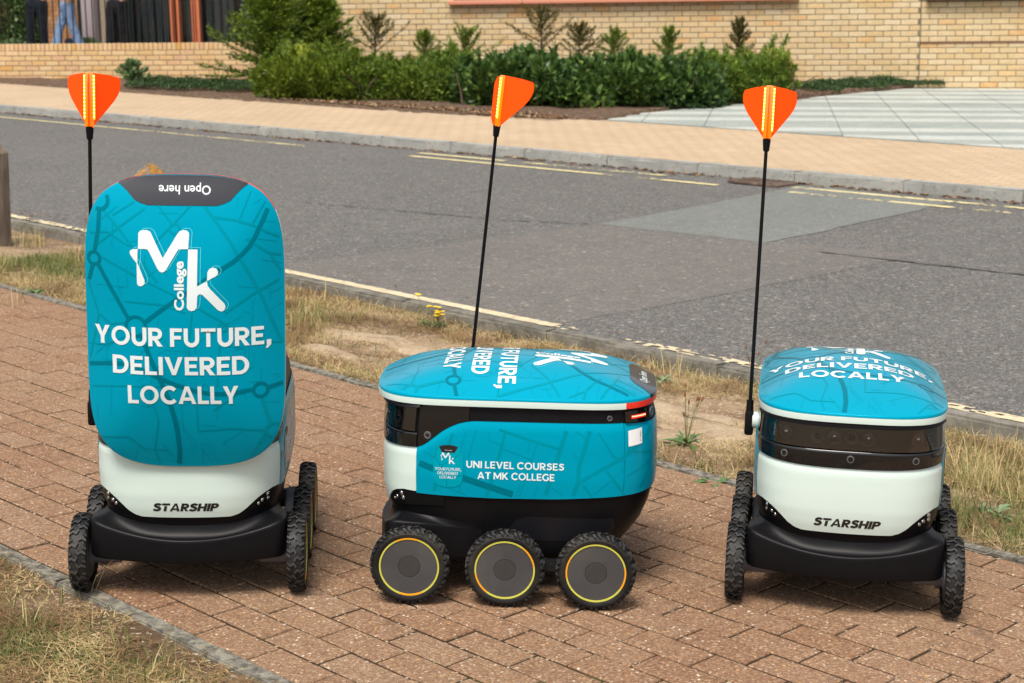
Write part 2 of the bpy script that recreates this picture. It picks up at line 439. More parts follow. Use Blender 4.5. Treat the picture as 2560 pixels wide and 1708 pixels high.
# ---- heavy geometric capitals, drawn as outlines (capital height 0.69)
def _arc(cx, cy, rx, ry, a0, a1, n=10): return [(cx + rx * math.cos(R(a0 + (a1 - a0) * k / n)), cy + ry * math.sin(R(a0 + (a1 - a0) * k / n))) for k in range(n + 1)]
def _rib(P, w):
    P = np.array(P, float); T = np.gradient(P, axis=0); T /= np.linalg.norm(T, axis=1, keepdims=True); N = np.stack([-T[:, 1], T[:, 0]], -1) * w / 2
    return [tuple(p) for p in P + N] + [tuple(p) for p in (P - N)[::-1]]
def glyph(ch, s):
    """outlines (outer first, then holes) and advance width for stroke s"""
    H = .69; h = s * .88
    if ch == 'I': return [[(0, 0), (0, H), (s, H), (s, 0)]], s
    if ch == 'T': return [[(0, H), (.54, H), (.54, H - h), (.27 + s / 2, H - h), (.27 + s / 2, 0), (.27 - s / 2, 0), (.27 - s / 2, H - h), (0, H - h)]], .54
    if ch == 'L': return [[(0, 0), (0, H), (s, H), (s, h), (.43, h), (.43, 0)]], .43
    if ch == 'F': return [[(0, 0), (0, H), (.45, H), (.45, H - h), (s, H - h), (s, .41), (.41, .41), (.41, .41 - h), (s, .41 - h), (s, 0)]], .45
    if ch == 'E': return [[(0, 0), (0, H), (.46, H), (.46, H - h), (s, H - h), (s, .345 + h / 2), (.42, .345 + h / 2), (.42, .345 - h / 2), (s, .345 - h / 2), (s, h), (.47, h), (.47, 0)]], .47
    if ch == 'H': return [[(0, 0), (0, H), (s, H), (s, .345 + h / 2), (.60 - s, .345 + h / 2), (.60 - s, H), (.60, H), (.60, 0), (.60 - s, 0), (.60 - s, .345 - h / 2), (s, .345 - h / 2), (s, 0)]], .60
    if ch == 'N': return [[(0, 0), (0, H), (s * .95, H), (.62 - s, .26), (.62 - s, H), (.62, H), (.62, 0), (.62 - s * .95, 0), (s, .43), (s, 0)]], .62
    if ch == 'M': return [[(0, 0), (0, H), (s, H), (.39, .30), (.78 - s, H), (.78, H), (.78, 0), (.78 - s, 0), (.78 - s, .42), (.43, .07), (.35, .07), (s, .42), (s, 0)]], .78
    if ch == 'K': return [[(0, 0), (0, H), (s, H), (s, .42), (.40, H), (.59, H), (.31, .36), (.62, 0), (.42, 0), (.215, .255), (s, .18), (s, 0)]], .62
    if ch == 'V': return [[(0, H), (s * 1.1, H), (.325, .20), (.65 - s * 1.1, H), (.65, H), (.39, 0), (.26, 0)]], .65
    if ch == 'Y': return [[(0, H), (s * 1.15, H), (.30, .41), (.60 - s * 1.15, H), (.60, H), (.30 + s / 2, .26), (.30 + s / 2, 0), (.30 - s / 2, 0), (.30 - s / 2, .26)]], .60
    if ch == 'A': return [[(0, 0), (.27, H), (.43, H), (.70, 0), (.70 - s * 1.12, 0), (.505, .13), (.195, .13), (s * 1.12, 0)], [(.245, .26), (.35, .53), (.455, .26)]], .70
    if ch == 'O': return [_arc(.365, .345, .365, .357, 0, 350, 35), _arc(.365, .345, .365 - s, .357 - h, 0, 350, 35)], .73
    if ch == 'D': return [[(0, 0), (0, H), (.26, H)] + _arc(.26, .345, .34, .345, 80, -80, 16) + [(.26, 0)], [(s, h), (s, H - h), (.26, H - h)] + _arc(.26, .345, .34 - s, .345 - h, 80, -80, 14) + [(.26, h)]], .60
    if ch in 'PR':
        bowl = _arc(.30, .47, .23, .22, 80, -80, 12); inn = _arc(.29, .47, .23 - s + .01, .22 - h, 80, -80, 10)
        o = [(0, 0), (0, H), (.30, H)] + bowl
        o += [(.30, .25), (s, .25), (s, 0)] if ch == 'P' else [(.375, .235), (.55, 0), (.36, 0), (.215, .225), (s, .225), (s, 0)]
        return [o, [(s, .25 + h), (s, H - h), (.29, H - h)] + inn + [(.29, .25 + h)]], .54
    if ch == 'U': return [_rib([(s / 2, H), (s / 2, .5), (s / 2, .35)] + _arc(.29, .28, .29 - s / 2, .285 - h / 2, 180, 360, 16) + [(.58 - s / 2, .35), (.58 - s / 2, .5), (.58 - s / 2, H)], s)], .58
    if ch == 'C': return [_rib(_arc(.365, .345, .365 - s / 2, .357 - h / 2, 42, 318, 28), s)], .64
    if ch == 'G': return [_rib(_arc(.365, .345, .365 - s / 2, .357 - h / 2, 44, 322, 28) + [(.64 - s * .55, .20), (.64 - s * .55, .26), (.64 - s * .55, .385)], s)], .67
    if ch == 'S': return [_rib([(.475, .530), (.42, .585), (.33, .618), (.235, .615), (.155, .580), (.115, .515), (.135, .445), (.205, .400), (.30, .365), (.395, .325), (.450, .265), (.450, .185), (.395, .115), (.30, .078), (.20, .080), (.11, .115), (.055, .165)], s)], .53
    if ch == ',': return [[(.02, 0), (.02, s * 1.1), (.02 + s * 1.1, s * 1.1), (.02 + s * 1.1, -.02), (.05, -.16), (-.02, -.13), (.05, 0)]], s * 1.1 + .03
    return [], .22
def caps(txt, width, height, stroke=.135, shear=0.0, cx=0.0, cy=0.0, rot=0.0, edge=0.008, gap=.075):
    c = bpy.data.curves.new('t', 'CURVE'); c.dimensions = '2D'; c.fill_mode = 'BOTH'; x = 0.0
    for ch in txt:
        outs, adv = glyph(ch, stroke)
        for o in outs:
            sp = c.splines.new('POLY'); sp.points.add(len(o) - 1); sp.use_cyclic_u = True
            for p, (a, b_) in zip(sp.points, o): p.co = (x + a + shear * b_, b_, 0, 1)
        x += adv + (gap if ch != ' ' else 0.0)
    x -= gap
    o = link('t', c); dg = bpy.context.evaluated_depsgraph_get(); me = bpy.data.meshes.new_from_object(o.evaluated_get(dg)); bm = bmesh.new(); bm.from_mesh(me)
    bpy.data.objects.remove(o); bpy.data.meshes.remove(me); bpy.data.curves.remove(c)
    xs = [v.co.x for v in bm.verts]; x0, x1 = min(xs), max(xs); sx, sy = width / (x1 - x0), height / .69
    for v in bm.verts: v.co = ((v.co.x - (x0 + x1) / 2) * sx, (v.co.y - .345) * sy, 0)
    bmesh.ops.triangulate(bm, faces=bm.faces)
    for _ in range(6):
        es = [e for e in bm.edges if e.calc_length() > edge]
        if not es: break
        bmesh.ops.subdivide_edges(bm, edges=es, cuts=1); bmesh.ops.triangulate(bm, faces=[f for f in bm.faces if len(f.verts) > 3])
    bm.verts.index_update(); cr, sr = math.cos(rot), math.sin(rot)
    P = np.array([(cx + v.co.x * cr - v.co.y * sr, cy + v.co.x * sr + v.co.y * cr) for v in bm.verts]); F = [tuple(v.index for v in f.verts) for f in bm.faces]
    bm.free(); return P, F
def flat_poly(polys, edge=0.008):
    bm = bmesh.new()
    for p in polys:
        vs_ = [bm.verts.new((x, y, 0)) for x, y in p]; bm.faces.new(vs_)
    bmesh.ops.triangulate(bm, faces=bm.faces, ngon_method='EAR_CLIP')
    for _ in range(6):
        es = [e for e in bm.edges if e.calc_length() > edge]
        if not es: break
        bmesh.ops.subdivide_edges(bm, edges=es, cuts=1)
        bmesh.ops.triangulate(bm, faces=[f for f in bm.faces if len(f.verts) > 3])
    bm.verts.index_update()
    P = np.array([(v.co.x, v.co.y) for v in bm.verts]); F = [tuple(v.index for v in f.verts) for f in bm.faces]
    bm.free(); return P, F
def stamp(name, pieces, mapf, off, mat, parent, ref):
    V, F, n = [], [], 0
    for P, f in pieces:
        V.append(mapf(P[:, 0], P[:, 1], off)); F += [tuple(k + n for k in q) for q in f]; n += len(P)
    V = np.concatenate(V)
    o = obj(name, V, up_faces(V, F, ref), mat, parent, smooth=True)
    if 'lettering' in name: o['kind'] = 'stuff'
    return o
# logo and map, in pixels of a tracing sheet
def LP(x, y):
    y = y - 0.035 * (x - 746); u, v = (x - 746) * 0.000411, (887 - y) * 0.00043
    return (u, v + 0.29 * float(lid_z(np.float64(-v), np.float64(u))))      # allow for the bulge towards the viewer
M_MAIN = [(505, 494), (507, 408), (515, 396), (530, 392), (555, 393), (572, 402), (580, 418), (641, 549), (722, 418), (735, 403), (752, 398), (772, 400), (784, 412), (786, 425), (781, 503), (727, 503), (660, 612), (648, 624), (635, 627), (622, 620), (612, 607), (566, 512), (556, 499), (540, 495)]
M_LEGA = [(503, 494), (501, 570), (496, 570), (463, 525), (458, 510), (463, 499), (475, 494)]
M_LEGB = [(497, 571), (502, 571), (540, 665), (541, 680), (532, 692), (518, 696), (505, 693), (498, 683), (497, 672)]
K_STEM = [(781, 505), (833, 507), (829, 708), (884, 682), (888, 705), (900, 722), (978, 803), (983, 822), (975, 840), (958, 846), (942, 838), (862, 757), (850, 750), (838, 752), (830, 762), (826, 820), (815, 836), (797, 841), (780, 835), (771, 820)]
K_BALL = [(884, 679), (887, 632), (898, 614), (917, 607), (936, 613), (946, 630), (941, 648), (930, 656)]
LOGO = [M_MAIN, M_LEGA, M_LEGB, K_STEM, K_BALL]
MAJOR = [([(283, 262), (275, 380), (252, 478)], 22), ([(236, 560), (196, 690), (180, 760)], 22), ([(272, 560), (440, 865)], 22),
         ([(530, 895), (620, 835), (700, 785), (830, 705), (900, 655), (965, 615), (1030, 575), (1080, 530), (1120, 485), (1150, 430), (1190, 340), (1230, 235)], 22),
         ([(515, 965), (560, 1090), (600, 1180), (660, 1330), (682, 1420), (695, 1500), (700, 1600), (690, 1700)], 26),
         ([(180, 1097), (300, 1102), (420, 1113), (510, 1150), (600, 1195), (700, 1240), (800, 1275), (880, 1292), (960, 1298), (1050, 1290), (1122, 1276)], 22), ([(1212, 1264), (1310, 1230)], 22)]
MAJOR_C = [((285, 212), 46, 20), ((247, 522), 34, 17), ((482, 912), 54, 17), ((1168, 1278), 38, 17)]
MINOR = [([(270, 450), (400, 365), (540, 270)], 12), ([(300, 260), (390, 370), (470, 480), (540, 590), (610, 680)], 13), ([(290, 520), (440, 610), (600, 700), (790, 800), (960, 900)], 10),
         ([(600, 240), (690, 362)], 9), ([(870, 270), (930, 350), (1000, 450), (1060, 550), (1120, 650), (1180, 760), (1230, 880), (1310, 1060)], 17),
         ([(925, 330), (1030, 345), (1130, 372), (1310, 445)], 13), ([(1310, 530), (1220, 520), (1100, 450)], 13), ([(980, 855), (1130, 750), (1310, 640)], 11), ([(420, 770), (640, 802), (760, 850)], 9),
         ([(200, 620), (265, 830), (340, 890), (430, 886)], 9), ([(265, 830), (205, 1060)], 9), ([(800, 845), (780, 1010), (770, 1150)], 7), ([(190, 1220), (410, 1235), (700, 1250)], 7),
         ([(540, 1250), (592, 1430), (560, 1590)], 8), ([(811, 1330), (811, 1500), (1000, 1490), (1200, 1505)], 9), ([(1175, 1325), (1220, 1470)], 22), ([(200, 1512), (414, 1516), (500, 1590), (640, 1600)], 8),
         ([(205, 380), (330, 390), (460, 480)], 7), ([(1250, 150), (1130, 370)], 9), ([(1130, 160), (1060, 350)], 6), ([(360, 300), (480, 230)], 9), ([(820, 230), (700, 360), (560, 500)], 9),
         ([(1010, 930), (1180, 1010), (1310, 1010)], 9), ([(960, 960), (940, 1100), (930, 1250)], 8), ([(1230, 530), (1310, 660)], 12), ([(430, 960), (300, 1000), (200, 985)], 5), ([(560, 1600), (590, 1700)], 7), ([(1100, 1660), (1200, 1500)], 6)]
MINOR_C = [((705, 390), 27, 12), ((969, 930), 24, 11), ((1235, 1505), 40, 17)]
_r = random.Random(3); THIN = []
for _ in range(85):
    x, y = _r.uniform(200, 1290), _r.uniform(180, 1680); a = _r.choice([0.12, 0.12, -0.55, 1.05, 1.62, 1.62]) + _r.uniform(-.08, .08); L = _r.uniform(50, 190)
    p = [(x, y), (x + L * math.cos(a), y + L * math.sin(a))]
    if _r.random() < .45: b = a + 1.57; p.append((p[-1][0] + 60 * math.cos(b), p[-1][1] + 60 * math.sin(b)))
    THIN.append((p, 3.0))
PXS = 0.00042
def lid_lines(L, C):
    out = [([LP(*p) for p in pts], w * PXS) for pts, w in L]
    return out + [(circle(LP(*c), r * PXS), w * PXS, True) for c, r, w in C]
lid_in = lambda u, v: lid_rho(-np.asarray(v), np.asarray(u)) < 0.985
lid_ref = lambda p: np.array((0, 0, 1.0))
# side artwork, on (arc length, height)
def SP(px, py):
    return s_left(0.2227 - (px - 425) * 0.000324), 0.446 - (py - 660) * 0.000342
SIDE_MAJOR = [([(400, 945), (580, 1000)], 46), ([(770, 1050), (1080, 1142), (1400, 1228)], 46)]
SIDE_MINOR = [([(1565, 640), (1500, 830), (1380, 1230)], 30), ([(1735, 640), (1642, 960), (1642, 1060), (1585, 1230)], 30), ([(970, 670), (1240, 752), (1500, 822)], 18), ([(1092, 700), (1050, 870), (945, 1230)], 20),
              ([(880, 660), (730, 1230)], 7), ([(1660, 1052), (1830, 955), (2010, 855), (2110, 770), (2190, 680)], 25), ([(1680, 1080), (1800, 1230)], 16), ([(1850, 975), (2020, 1200)], 18), ([(1765, 660), (1900, 870), (1990, 910)], 12),
              ([(1755, 1155), (1990, 945)], 5), ([(590, 1100), (870, 1205)], 7), ([(970, 680), (968, 772), (1062, 803)], 5), ([(1275, 770), (1262, 850)], 5), ([(720, 660), (660, 830), (540, 1230)], 24), ([(480, 870), (580, 920)], 6), ([(1070, 830), (1290, 905)], 6),
              ([(1330, 780), (1240, 1060), (1190, 1230)], 5), ([(1600, 860), (1650, 885)], 5), ([(1450, 1110), (1530, 1155)], 6), ([(1620, 690), (1700, 740)], 6), ([(1210, 1090), (1180, 1180)], 5), ([(1340, 1090), (1310, 1200)], 5), ([(800, 690), (760, 830)], 5), ([(445, 1000), (420, 1180)], 10)]

def make_wheel(parent):
    w = 0.042
    bm = bmesh.new()
    yo = w / 2
    prof = [(0.0001, yo - 0.006), (0.0268, yo - 0.006), (0.0270, yo - 0.0040), (0.0280, yo - 0.0039), (0.050, yo - 0.0035), (0.068, yo - 0.0032), (0.0735, yo - 0.003), (0.0745, yo - 0.008)]
    lathe(bm, prof, 48)
    lathe(bm, [(0.0745, -yo + 0.012), (0.060, -yo + 0.002), (0.030, -yo + 0.001), (0.0001, -yo + 0.001)], 48)
    fix_normals(bm)
    wh = from_bm('wheel', bm, MT['disc'], parent, smooth=True, sharp=40)
    bm = bmesh.new()                      # tyre carcass
    T = [(0.0735, yo - 0.008), (0.0742, yo - 0.001), (0.077, yo + 0.0005), (0.083, yo + 0.001), (0.0875, yo - 0.001), (0.0908, yo - 0.0055), (0.0920, yo - 0.012), (0.0928, 0)]
    T = T + [(r, -h) for r, h in T[-2::-1]]
    lathe(bm, T, 64)
    NL = 18                               # tread: hooked lugs in two rows, set half a pitch apart
    def rad(y): return 0.0930 - 0.0016 * (abs(y) / yo) ** 2 - (0.004 if abs(y) > yo * 0.93 else 0)
    shapes = [[(-0.0005, 0.0008), (0.0040, 0.0068), (0.0120, 0.0035), (0.0203, 0.0075), (0.0213, 0.0118), (0.0120, 0.0082), (0.0028, 0.0118), (-0.0030, 0.0040)],
              [(0.0132, -0.0045), (0.0212, -0.0010), (0.0216, 0.0030), (0.0120, -0.0008)]]
    for k in range(NL):
        for sd in (1, -1):
            a0 = 2 * math.pi * (k + (0.5 if sd < 0 else 0)) / NL
            for sh in shapes:
                top, bot = [], []
                for (y, t) in sh:
                    y2 = y * sd; a = a0 + t * 1.38 / 0.0945; rt = rad(y) + 0.0046
                    top.append(bm.verts.new((rt * math.cos(a), y2, rt * math.sin(a))))
                    bot.append(bm.verts.new(((rt - 0.006) * math.cos(a), y2 * 1.02, (rt - 0.006) * math.sin(a))))
                bm.faces.new(top).material_index = 1
                for i in range(len(sh)):
                    j = (i + 1) % len(sh); bm.faces.new((top[i], top[j], bot[j], bot[i]))
    fix_normals(bm)
    from_bm('tyre', bm, [MT['rubber'], MT['lug']], wh, smooth=True, sharp=24)
    bm = bmesh.new()                      # reflective ring, yellow with two amber arcs
    n = 72
    ringv = []
    for k in range(n):
        a = 2 * math.pi * k / n
        ringv.append([bm.verts.new((r * math.cos(a), h, r * math.sin(a))) for r, h in ((0.0692, yo - 0.0032), (0.0694, yo - 0.0012), (0.0732, yo - 0.0010), (0.0735, yo - 0.0032))])
    for k in range(n):
        A, B = ringv[k], ringv[(k + 1) % n]
        for i in range(3):
            f = bm.faces.new((A[i], A[i + 1], B[i + 1], B[i])); f.material_index = 1 if (k % 36) < 9 else 0
    fix_normals(bm)
    from_bm('reflective_ring', bm, [MT['ring_y'], MT['ring_o']], wh, smooth=True, sharp=40)
    bm = bmesh.new()
    lathe(bm, [(0.0001, yo - 0.0040), (0.012, yo - 0.0040), (0.0248, yo - 0.0040), (0.0258, yo - 0.0040), (0.0263, yo - 0.0052), (0.0265, yo - 0.007)], 40)
    fix_normals(bm)
    from_bm('hub_cap', bm, MT['cap'], wh, smooth=True, sharp=40)
    return wh

def make_robot():
    root = empty('delivery_robot')
    # body shell: belly, side skin, inner rim
    bm = bmesh.new()
    ss = np.linspace(-PERIM / 2, PERIM / 2, 145)[:-1]
    zs = [0.088, 0.097, 0.105, 0.115, 0.125, 0.143, 0.161, 0.175, 0.189, 0.21, 0.232, 0.25, 0.266, 0.31, 0.36, 0.40, 0.445, 0.470, 0.487]
    rings = []
    for z in zs: rings.append([bm.verts.new(p) for p in surf(ss, np.full_like(ss, z), -0.003)])
    for z, o in ((0.488, -0.006), (0.488, -0.020), (0.470, -0.024)):
        P = surf(ss, np.full_like(ss, min(z, 0.487)), o); rings.append([bm.verts.new((p[0], p[1], z)) for p in P])
    for A, B in zip(rings[:-1], rings[1:]):
        for k in range(len(A)): bm.faces.new((A[k], A[(k + 1) % len(A)], B[(k + 1) % len(A)], B[k]))
    bm.faces.new(rings[0][::-1])
    fix_normals(bm)
    from_bm('body_shell', bm, MT['black'], root, smooth=True, sharp=50)
    bm = bmesh.new()                      # white tub inside
    rr = []
    for z, o in ((0.478, -0.0245), (0.462, -0.034), (0.30, -0.045), (0.22, -0.055)):
        P = surf(ss[::2], np.full_like(ss[::2], z), o); rr.append([bm.verts.new(p) for p in P])
    for A, B in zip(rr[:-1], rr[1:]):
        for k in range(len(A)): bm.faces.new((A[k], B[k], B[(k + 1) % len(A)], A[(k + 1) % len(A)]))
    bm.faces.new(rr[-1])
    from_bm('compartment', bm, MT['liner'], root, smooth=True, sharp=50)
    s1, s2 = s_left(0.2225), s_left(-0.281)
    yof = lambda q: abs(float(np.interp(q, _sl, _uy))) * 0.226
    FZ = ([0, 0.11, 0.128, 0.142, 0.155, 0.170, 0.185, 0.20, 0.216, 0.23], [0.2105, 0.2115, 0.217, 0.227, 0.2405, 0.2545, 0.265, 0.271, 0.270, 0.267])
    patch('front_panel', -s1, s1, lambda q: float(np.interp(yof(q), *FZ)), lambda q: 0.374 + 0.007 * (q / s1) ** 2, 0.0035, MT['white'], root, 96, 16, cham=0.0045, chz=0.013)
    XZ = ([-0.281, 0.085, 0.105, 0.122, 0.137, 0.151, 0.165, 0.180, 0.195, 0.2085, 0.2225], [0.455, 0.4525, 0.4505, 0.446, 0.440, 0.4325, 0.423, 0.410, 0.397, 0.3875, 0.3815])
    xof = lambda q: float(np.interp(abs(q), _sl, _px))
    top = lambda q: float(np.interp(xof(q), *XZ))
    bot = lambda q: float(np.interp(xof(q), [-0.281, -0.12, 0.03, 0.2225], [0.274, 0.2645, 0.2615, 0.266]))
    e = 0.0006
    for sg in (1, -1):
        a, b = (s1 + e, s2 - e) if sg > 0 else (-s2 + e, -s1 - e)
        p = patch('side_panel', a, b, bot, top, 0.0035, MT['teal'], root, 110, 14, cham=0.004, chz=0.015)
        side_in = lambda s, z: (np.abs(s) > s1 + 0.002) & (np.abs(s) < PERIM / 2 + 0.2) & (z < np.interp(np.interp(np.abs((np.asarray(s) + PERIM / 2) % PERIM - PERIM / 2), _sl, _px), *XZ) - 0.015) & (z > 0.2665)
        mp = lambda s, z, o: surf(s, z, 0.0035 + o)
        ref = lambda v: np.array((v[0] * 0.3, v[1], 0.0))
        # artwork runs the same way round on both sides: s grows to the right as one looks at the side
        sh = 0.0 if sg > 0 else -(s1 + s2)
        inn = (lambda s, z, sh=sh: side_in(np.asarray(s), z))
        inn2 = (lambda s, z: side_in(np.asarray(s), z))
        cv = lambda L: [([(SP(*q)[0] + sh, SP(*q)[1]) for q in pts], w * 0.000333) for pts, w in L]
        prints('street_print', cv(SIDE_MINOR), mp, inn2, MT['road_green'], p, ref, 0.0003)
        prints('main_street_print', cv(SIDE_MAJOR), mp, inn2, MT['road_dark'], p, ref, 0.0006)
        def T(t, x0, x1, yc, h, bold=0.022):
            sa, sb = SP(x0, yc)[0] + sh, SP(x1, yc)[0] + sh
            return caps(t, sb - sa, h, .138, cx=(sa + sb) / 2, cy=SP(0, yc)[1])
        stamp('course_lettering', [T('UNI LEVEL COURSES', 803, 1534, 950, 0.0176), T('AT MK COLLEGE', 888, 1464, 1029, 0.0176)], mp, 0.0009, MT['white_print'], p, ref)
        # small picture of the lid on the side
        sc = 0.105 / 0.69; ca, cz = (SP(555, 960)[0] + SP(780, 960)[0]) / 2 + sh, 0.3395
        ml = lambda u, v, o: surf(ca + np.asarray(u) * sc * 1.05, cz + np.asarray(v) * sc, 0.0035 + o)
        th = np.linspace(0, 2 * math.pi, 61)[:-1]
        out = [(0.226 * np.sign(math.sin(t)) * abs(math.sin(t)) ** (2 / 3), 0.345 * np.sign(math.cos(t)) * abs(math.cos(t)) ** (2 / 4.5)) for t in th]
        stamp('small_map_ground', [flat_poly([out], 0.05)], ml, 0.0010, MT['road_pale'], p, ref)
        mini = [([LP(*q) for q in pts], 0.006) for pts, w in MAJOR] + [(circle(LP(*c), r * PXS, 14), 0.006, True) for c, r, w in MAJOR_C]
        prints('small_map_print', mini, ml, lambda u, v: lid_rho(-np.asarray(v), np.asarray(u)) < 0.97, MT['road_dark'], p, ref, 0.0011)
        stamp('small_handle_print', [flat_poly([[(-0.146, 0.322), (-0.08, 0.345), (0.0, 0.352), (0.08, 0.345), (0.146, 0.322), (0.098, 0.232), (0.085, 0.226), (-0.085, 0.226), (-0.098, 0.232)]], 0.03)], ml, 0.0013, MT['black_print'], p, ref)
        lg = [[LP(*q) for q in pl] for pl in LOGO]
        stamp('small_lettering', [flat_poly(lg, 0.05), caps('YOUR FUTURE,', 0.40, 0.046, .11, cx=0.0, cy=-0.045, edge=0.05), caps('DELIVERED', 0.31, 0.046, .11, cx=-0.004, cy=-0.112, edge=0.05), caps('LOCALLY', 0.25, 0.046, .11, cx=0.0, cy=-0.178, edge=0.05),
                                 flat_text('Open here', 0.11, 0.018, 0.0, cx=0.0, cy=0.262, rot=math.pi, edge=0.05)], ml, 0.0015, MT['white_print'], p, ref)
    # rear panel
    rp = patch('rear_panel', s2 + e, PERIM - s2 - e, lambda q: 0.274 + 0.007 * math.sin(math.pi * (q - s2) / (PERIM - 2 * s2)), lambda q: 0.4545 - 0.012 * math.sin(math.pi * (q - s2) / (PERIM - 2 * s2)), 0.0035, MT['teal'], root, 80, 12, cham=0.004, chz=0.015)
    mp = lambda s, z, o: surf(s, z, 0.0035 + o)
    ref = lambda v: np.array((v[0], v[1], 0.0))
    rr_ = random.Random(5)
    mid = PERIM / 2
    rl = [([(mid + a, 0.28), (mid + a + 0.05, 0.35), (mid + a + 0.12, 0.43)], 0.008) for a in (-0.32, -0.2, -0.05, 0.1)] + [([(mid - 0.3, 0.40), (mid - 0.1, 0.36), (mid + 0.25, 0.30)], 0.007), ([(mid - 0.30, 0.30), (mid, 0.41)], 0.005)]
    prints('street_print', rl, mp, lambda s, z: (np.asarray(s) > s2 + 0.003) & (np.asarray(s) < PERIM - s2 - 0.003) & (z > 0.284) & (z < 0.425), MT['road_green'], rp, ref, 0.0003)
    stamp('course_lettering', [caps('UNI LEVEL COURSES', 0.235, 0.0172, cx=mid, cy=0.352), caps('AT MK COLLEGE', 0.185, 0.0172, cx=mid, cy=0.325)], mp, 0.001, MT['white_print'], rp, ref)
    sa, sb = s_left(-0.290), s_left(-0.3225)
    stamp('label_sticker', [flat_poly([[(sa, 0.397), (sb, 0.401), (sb, 0.440), (sa, 0.436)]], 0.01)], mp, 0.0009, MT['sticker'], rp, ref)
    stamp('sticker_lettering', [flat_text('000E 39', 0.025, 0.0032, 0.0, cx=sb - 0.0055, cy=0.419, rot=-math.pi / 2)], mp, 0.0013, MT['black_print'], rp, ref)
    # wordmark on the nose
    ws = 0.0815
    stamp('nose_lettering', [caps('STARSHIP', 0.163, 0.0208, .190, shear=0.20, cx=0, cy=0.2385, gap=.035)], lambda s, z, o: surf(s, z, 0.0035 + o), 0.0006, MT['black_print'], root, lambda v: np.array((1.0, 0, 0)))
    # front sensor band
    patch('visor', -s1, s1, lambda q: 0.3765 + 0.007 * (q / s1) ** 2, lambda q: 0.4215, 0.0045, MT['gloss'], root, 90, 12, cham=0.011, chz=0.0045, thick=0.016)
    back = patch('sensor_recess', -s1 + 0.008, s1 - 0.008, lambda q: 0.418, lambda q: 0.480, -0.002, MT['recess'], root, 60, 3)
    for k, y in enumerate((-0.184, -0.152, -0.080, -0.041, -0.001, 0.038, 0.151, 0.181)):
        q = float(np.interp(y, _uy[(_ux > 0)] * 0.224, _sl[(_ux > 0)]))
        P = surf([q], [0.449], 0.0015)[0]; P2 = surf([q], [0.449], 0.02)[0]; d = Vector(P2 - P).normalized()
        bm = bmesh.new()
        tall = k in (1, 3, 5, 6)
        lathe(bm, [(0.0175, 0.0), (0.0170, 0.0022), (0.0085, 0.0008), (0.0078, 0.0016)], 24, axis='X')
        if tall: lathe(bm, [(0.0145, 0.002), (0.004, 0.0045), (0.0001, 0.0045)], 24, axis='X')
        fix_normals(bm)
        q_ = d.to_track_quat('X', 'Z').to_matrix().to_4x4(); bm.transform(Matrix.Translation(P) @ q_)
        sn = from_bm('sensor', bm, MT['sensor_cup'], root, smooth=True, sharp=40)
        bm = bmesh.new(); lathe(bm, [(0.0001, 0.0042), (0.004, 0.0036), (0.0062, 0.0016), (0.0075, 0.0008)], 20, axis='X'); fix_normals(bm); bm.transform(Matrix.Translation(P) @ q_)
        from_bm('sensor_lens', bm, MT['lens'], sn, smooth=True)
    patch('sensor_window', -s1 + 0.006, s1 - 0.006, lambda q: 0.4205, lambda q: 0.479, 0.0062, MT['visor_glass'], root, 60, 4, thick=0.001)
    patch('sensor_brow', -s1 - 0.004, s1 + 0.004, lambda q: 0.475 + 0.006 * (q / s1) ** 4, lambda q: 0.4885, 0.013, MT['graphite'], root, 80, 4, cham=0.004, chz=0.006, thick=0.02)
    def camera_eye(q, z, r, off, name='camera_lens', par=root):
        P = surf([q], [z], off)[0]; d = Vector(surf([q], [z], off + 0.02)[0] - P).normalized(); M = Matrix.Translation(P) @ d.to_track_quat('X', 'Z').to_matrix().to_4x4()
        bm = bmesh.new(); lathe(bm, [(r, -0.002), (r, 0.0012), (r * 0.9, 0.0018), (r * 0.62, 0.0014), (r * 0.55, 0.0004)], 28, axis='X'); fix_normals(bm); bm.transform(M)
        c = from_bm('camera', bm, MT['bezel'], par, smooth=True, sharp=40)
        bm = bmesh.new(); lathe(bm, [(0.0001, 0.0014), (r * 0.3, 0.0012), (r * 0.56, 0.0004)], 20, axis='X'); fix_normals(bm); bm.transform(M)
        from_bm(name, bm, MT['lens'], c, smooth=True)
    for y in (-0.155, -0.001, 0.150):
        q = float(np.interp(y, _uy[(_ux > 0)] * 0.228, _sl[(_ux > 0)])); camera_eye(q, 0.3985, 0.0092, 0.0030)
    for sg in (1, -1):
        q0, q1 = s1 + 0.002, s_left(0.098)
        lo = lambda q: top(q) + 0.0012
        a, b = (q0, q1) if sg > 0 else (-q1, -q0)
        patch('side_trim', a, b, lo, lambda q: 0.4865, 0.0015, MT['gloss'], root, 50, 6)
        camera_eye(sg * s_left(0.197), 0.4135 if sg > 0 else 0.4135, 0.0092, 0.0012)
        camera_eye(sg * s_left(-0.248), 0.4665, 0.0068, -0.0028)
        # tail light and rear camera
        qa, qb = s_left(-0.284), s_left(-0.336)
        a, b = (qa, qb) if sg > 0 else (-qb, -qa)
        tl = patch('tail_light', a, b, lambda q: 0.4565, lambda q: 0.4825, 0.002, MT['gloss'], root, 16, 3, thick=0.006)
        m0, m1 = (qa + 0.018, qb - 0.004) if sg > 0 else (-qb + 0.004, -qa - 0.018)
        patch('red_lamp', m0, m1, lambda q: 0.4640, lambda q: 0.4720, 0.0032, MT['red_lens'], tl, 12, 2)
        bm = bmesh.new()
        for k in range(8):
            P = surf([m0 + (m1 - m0) * (k + .5) / 8], [0.4690], 0.0036)[0]; bmesh.ops.create_icosphere(bm, subdivisions=1, radius=0.0019, matrix=Matrix.Translation(P))
        from_bm('led', bm, MT['red_led'], tl)
        patch('lamp_cover', a, b, lambda q: 0.4555, lambda q: 0.4835, 0.0062, MT['lamp_glass'], tl, 16, 3, thick=0.004)
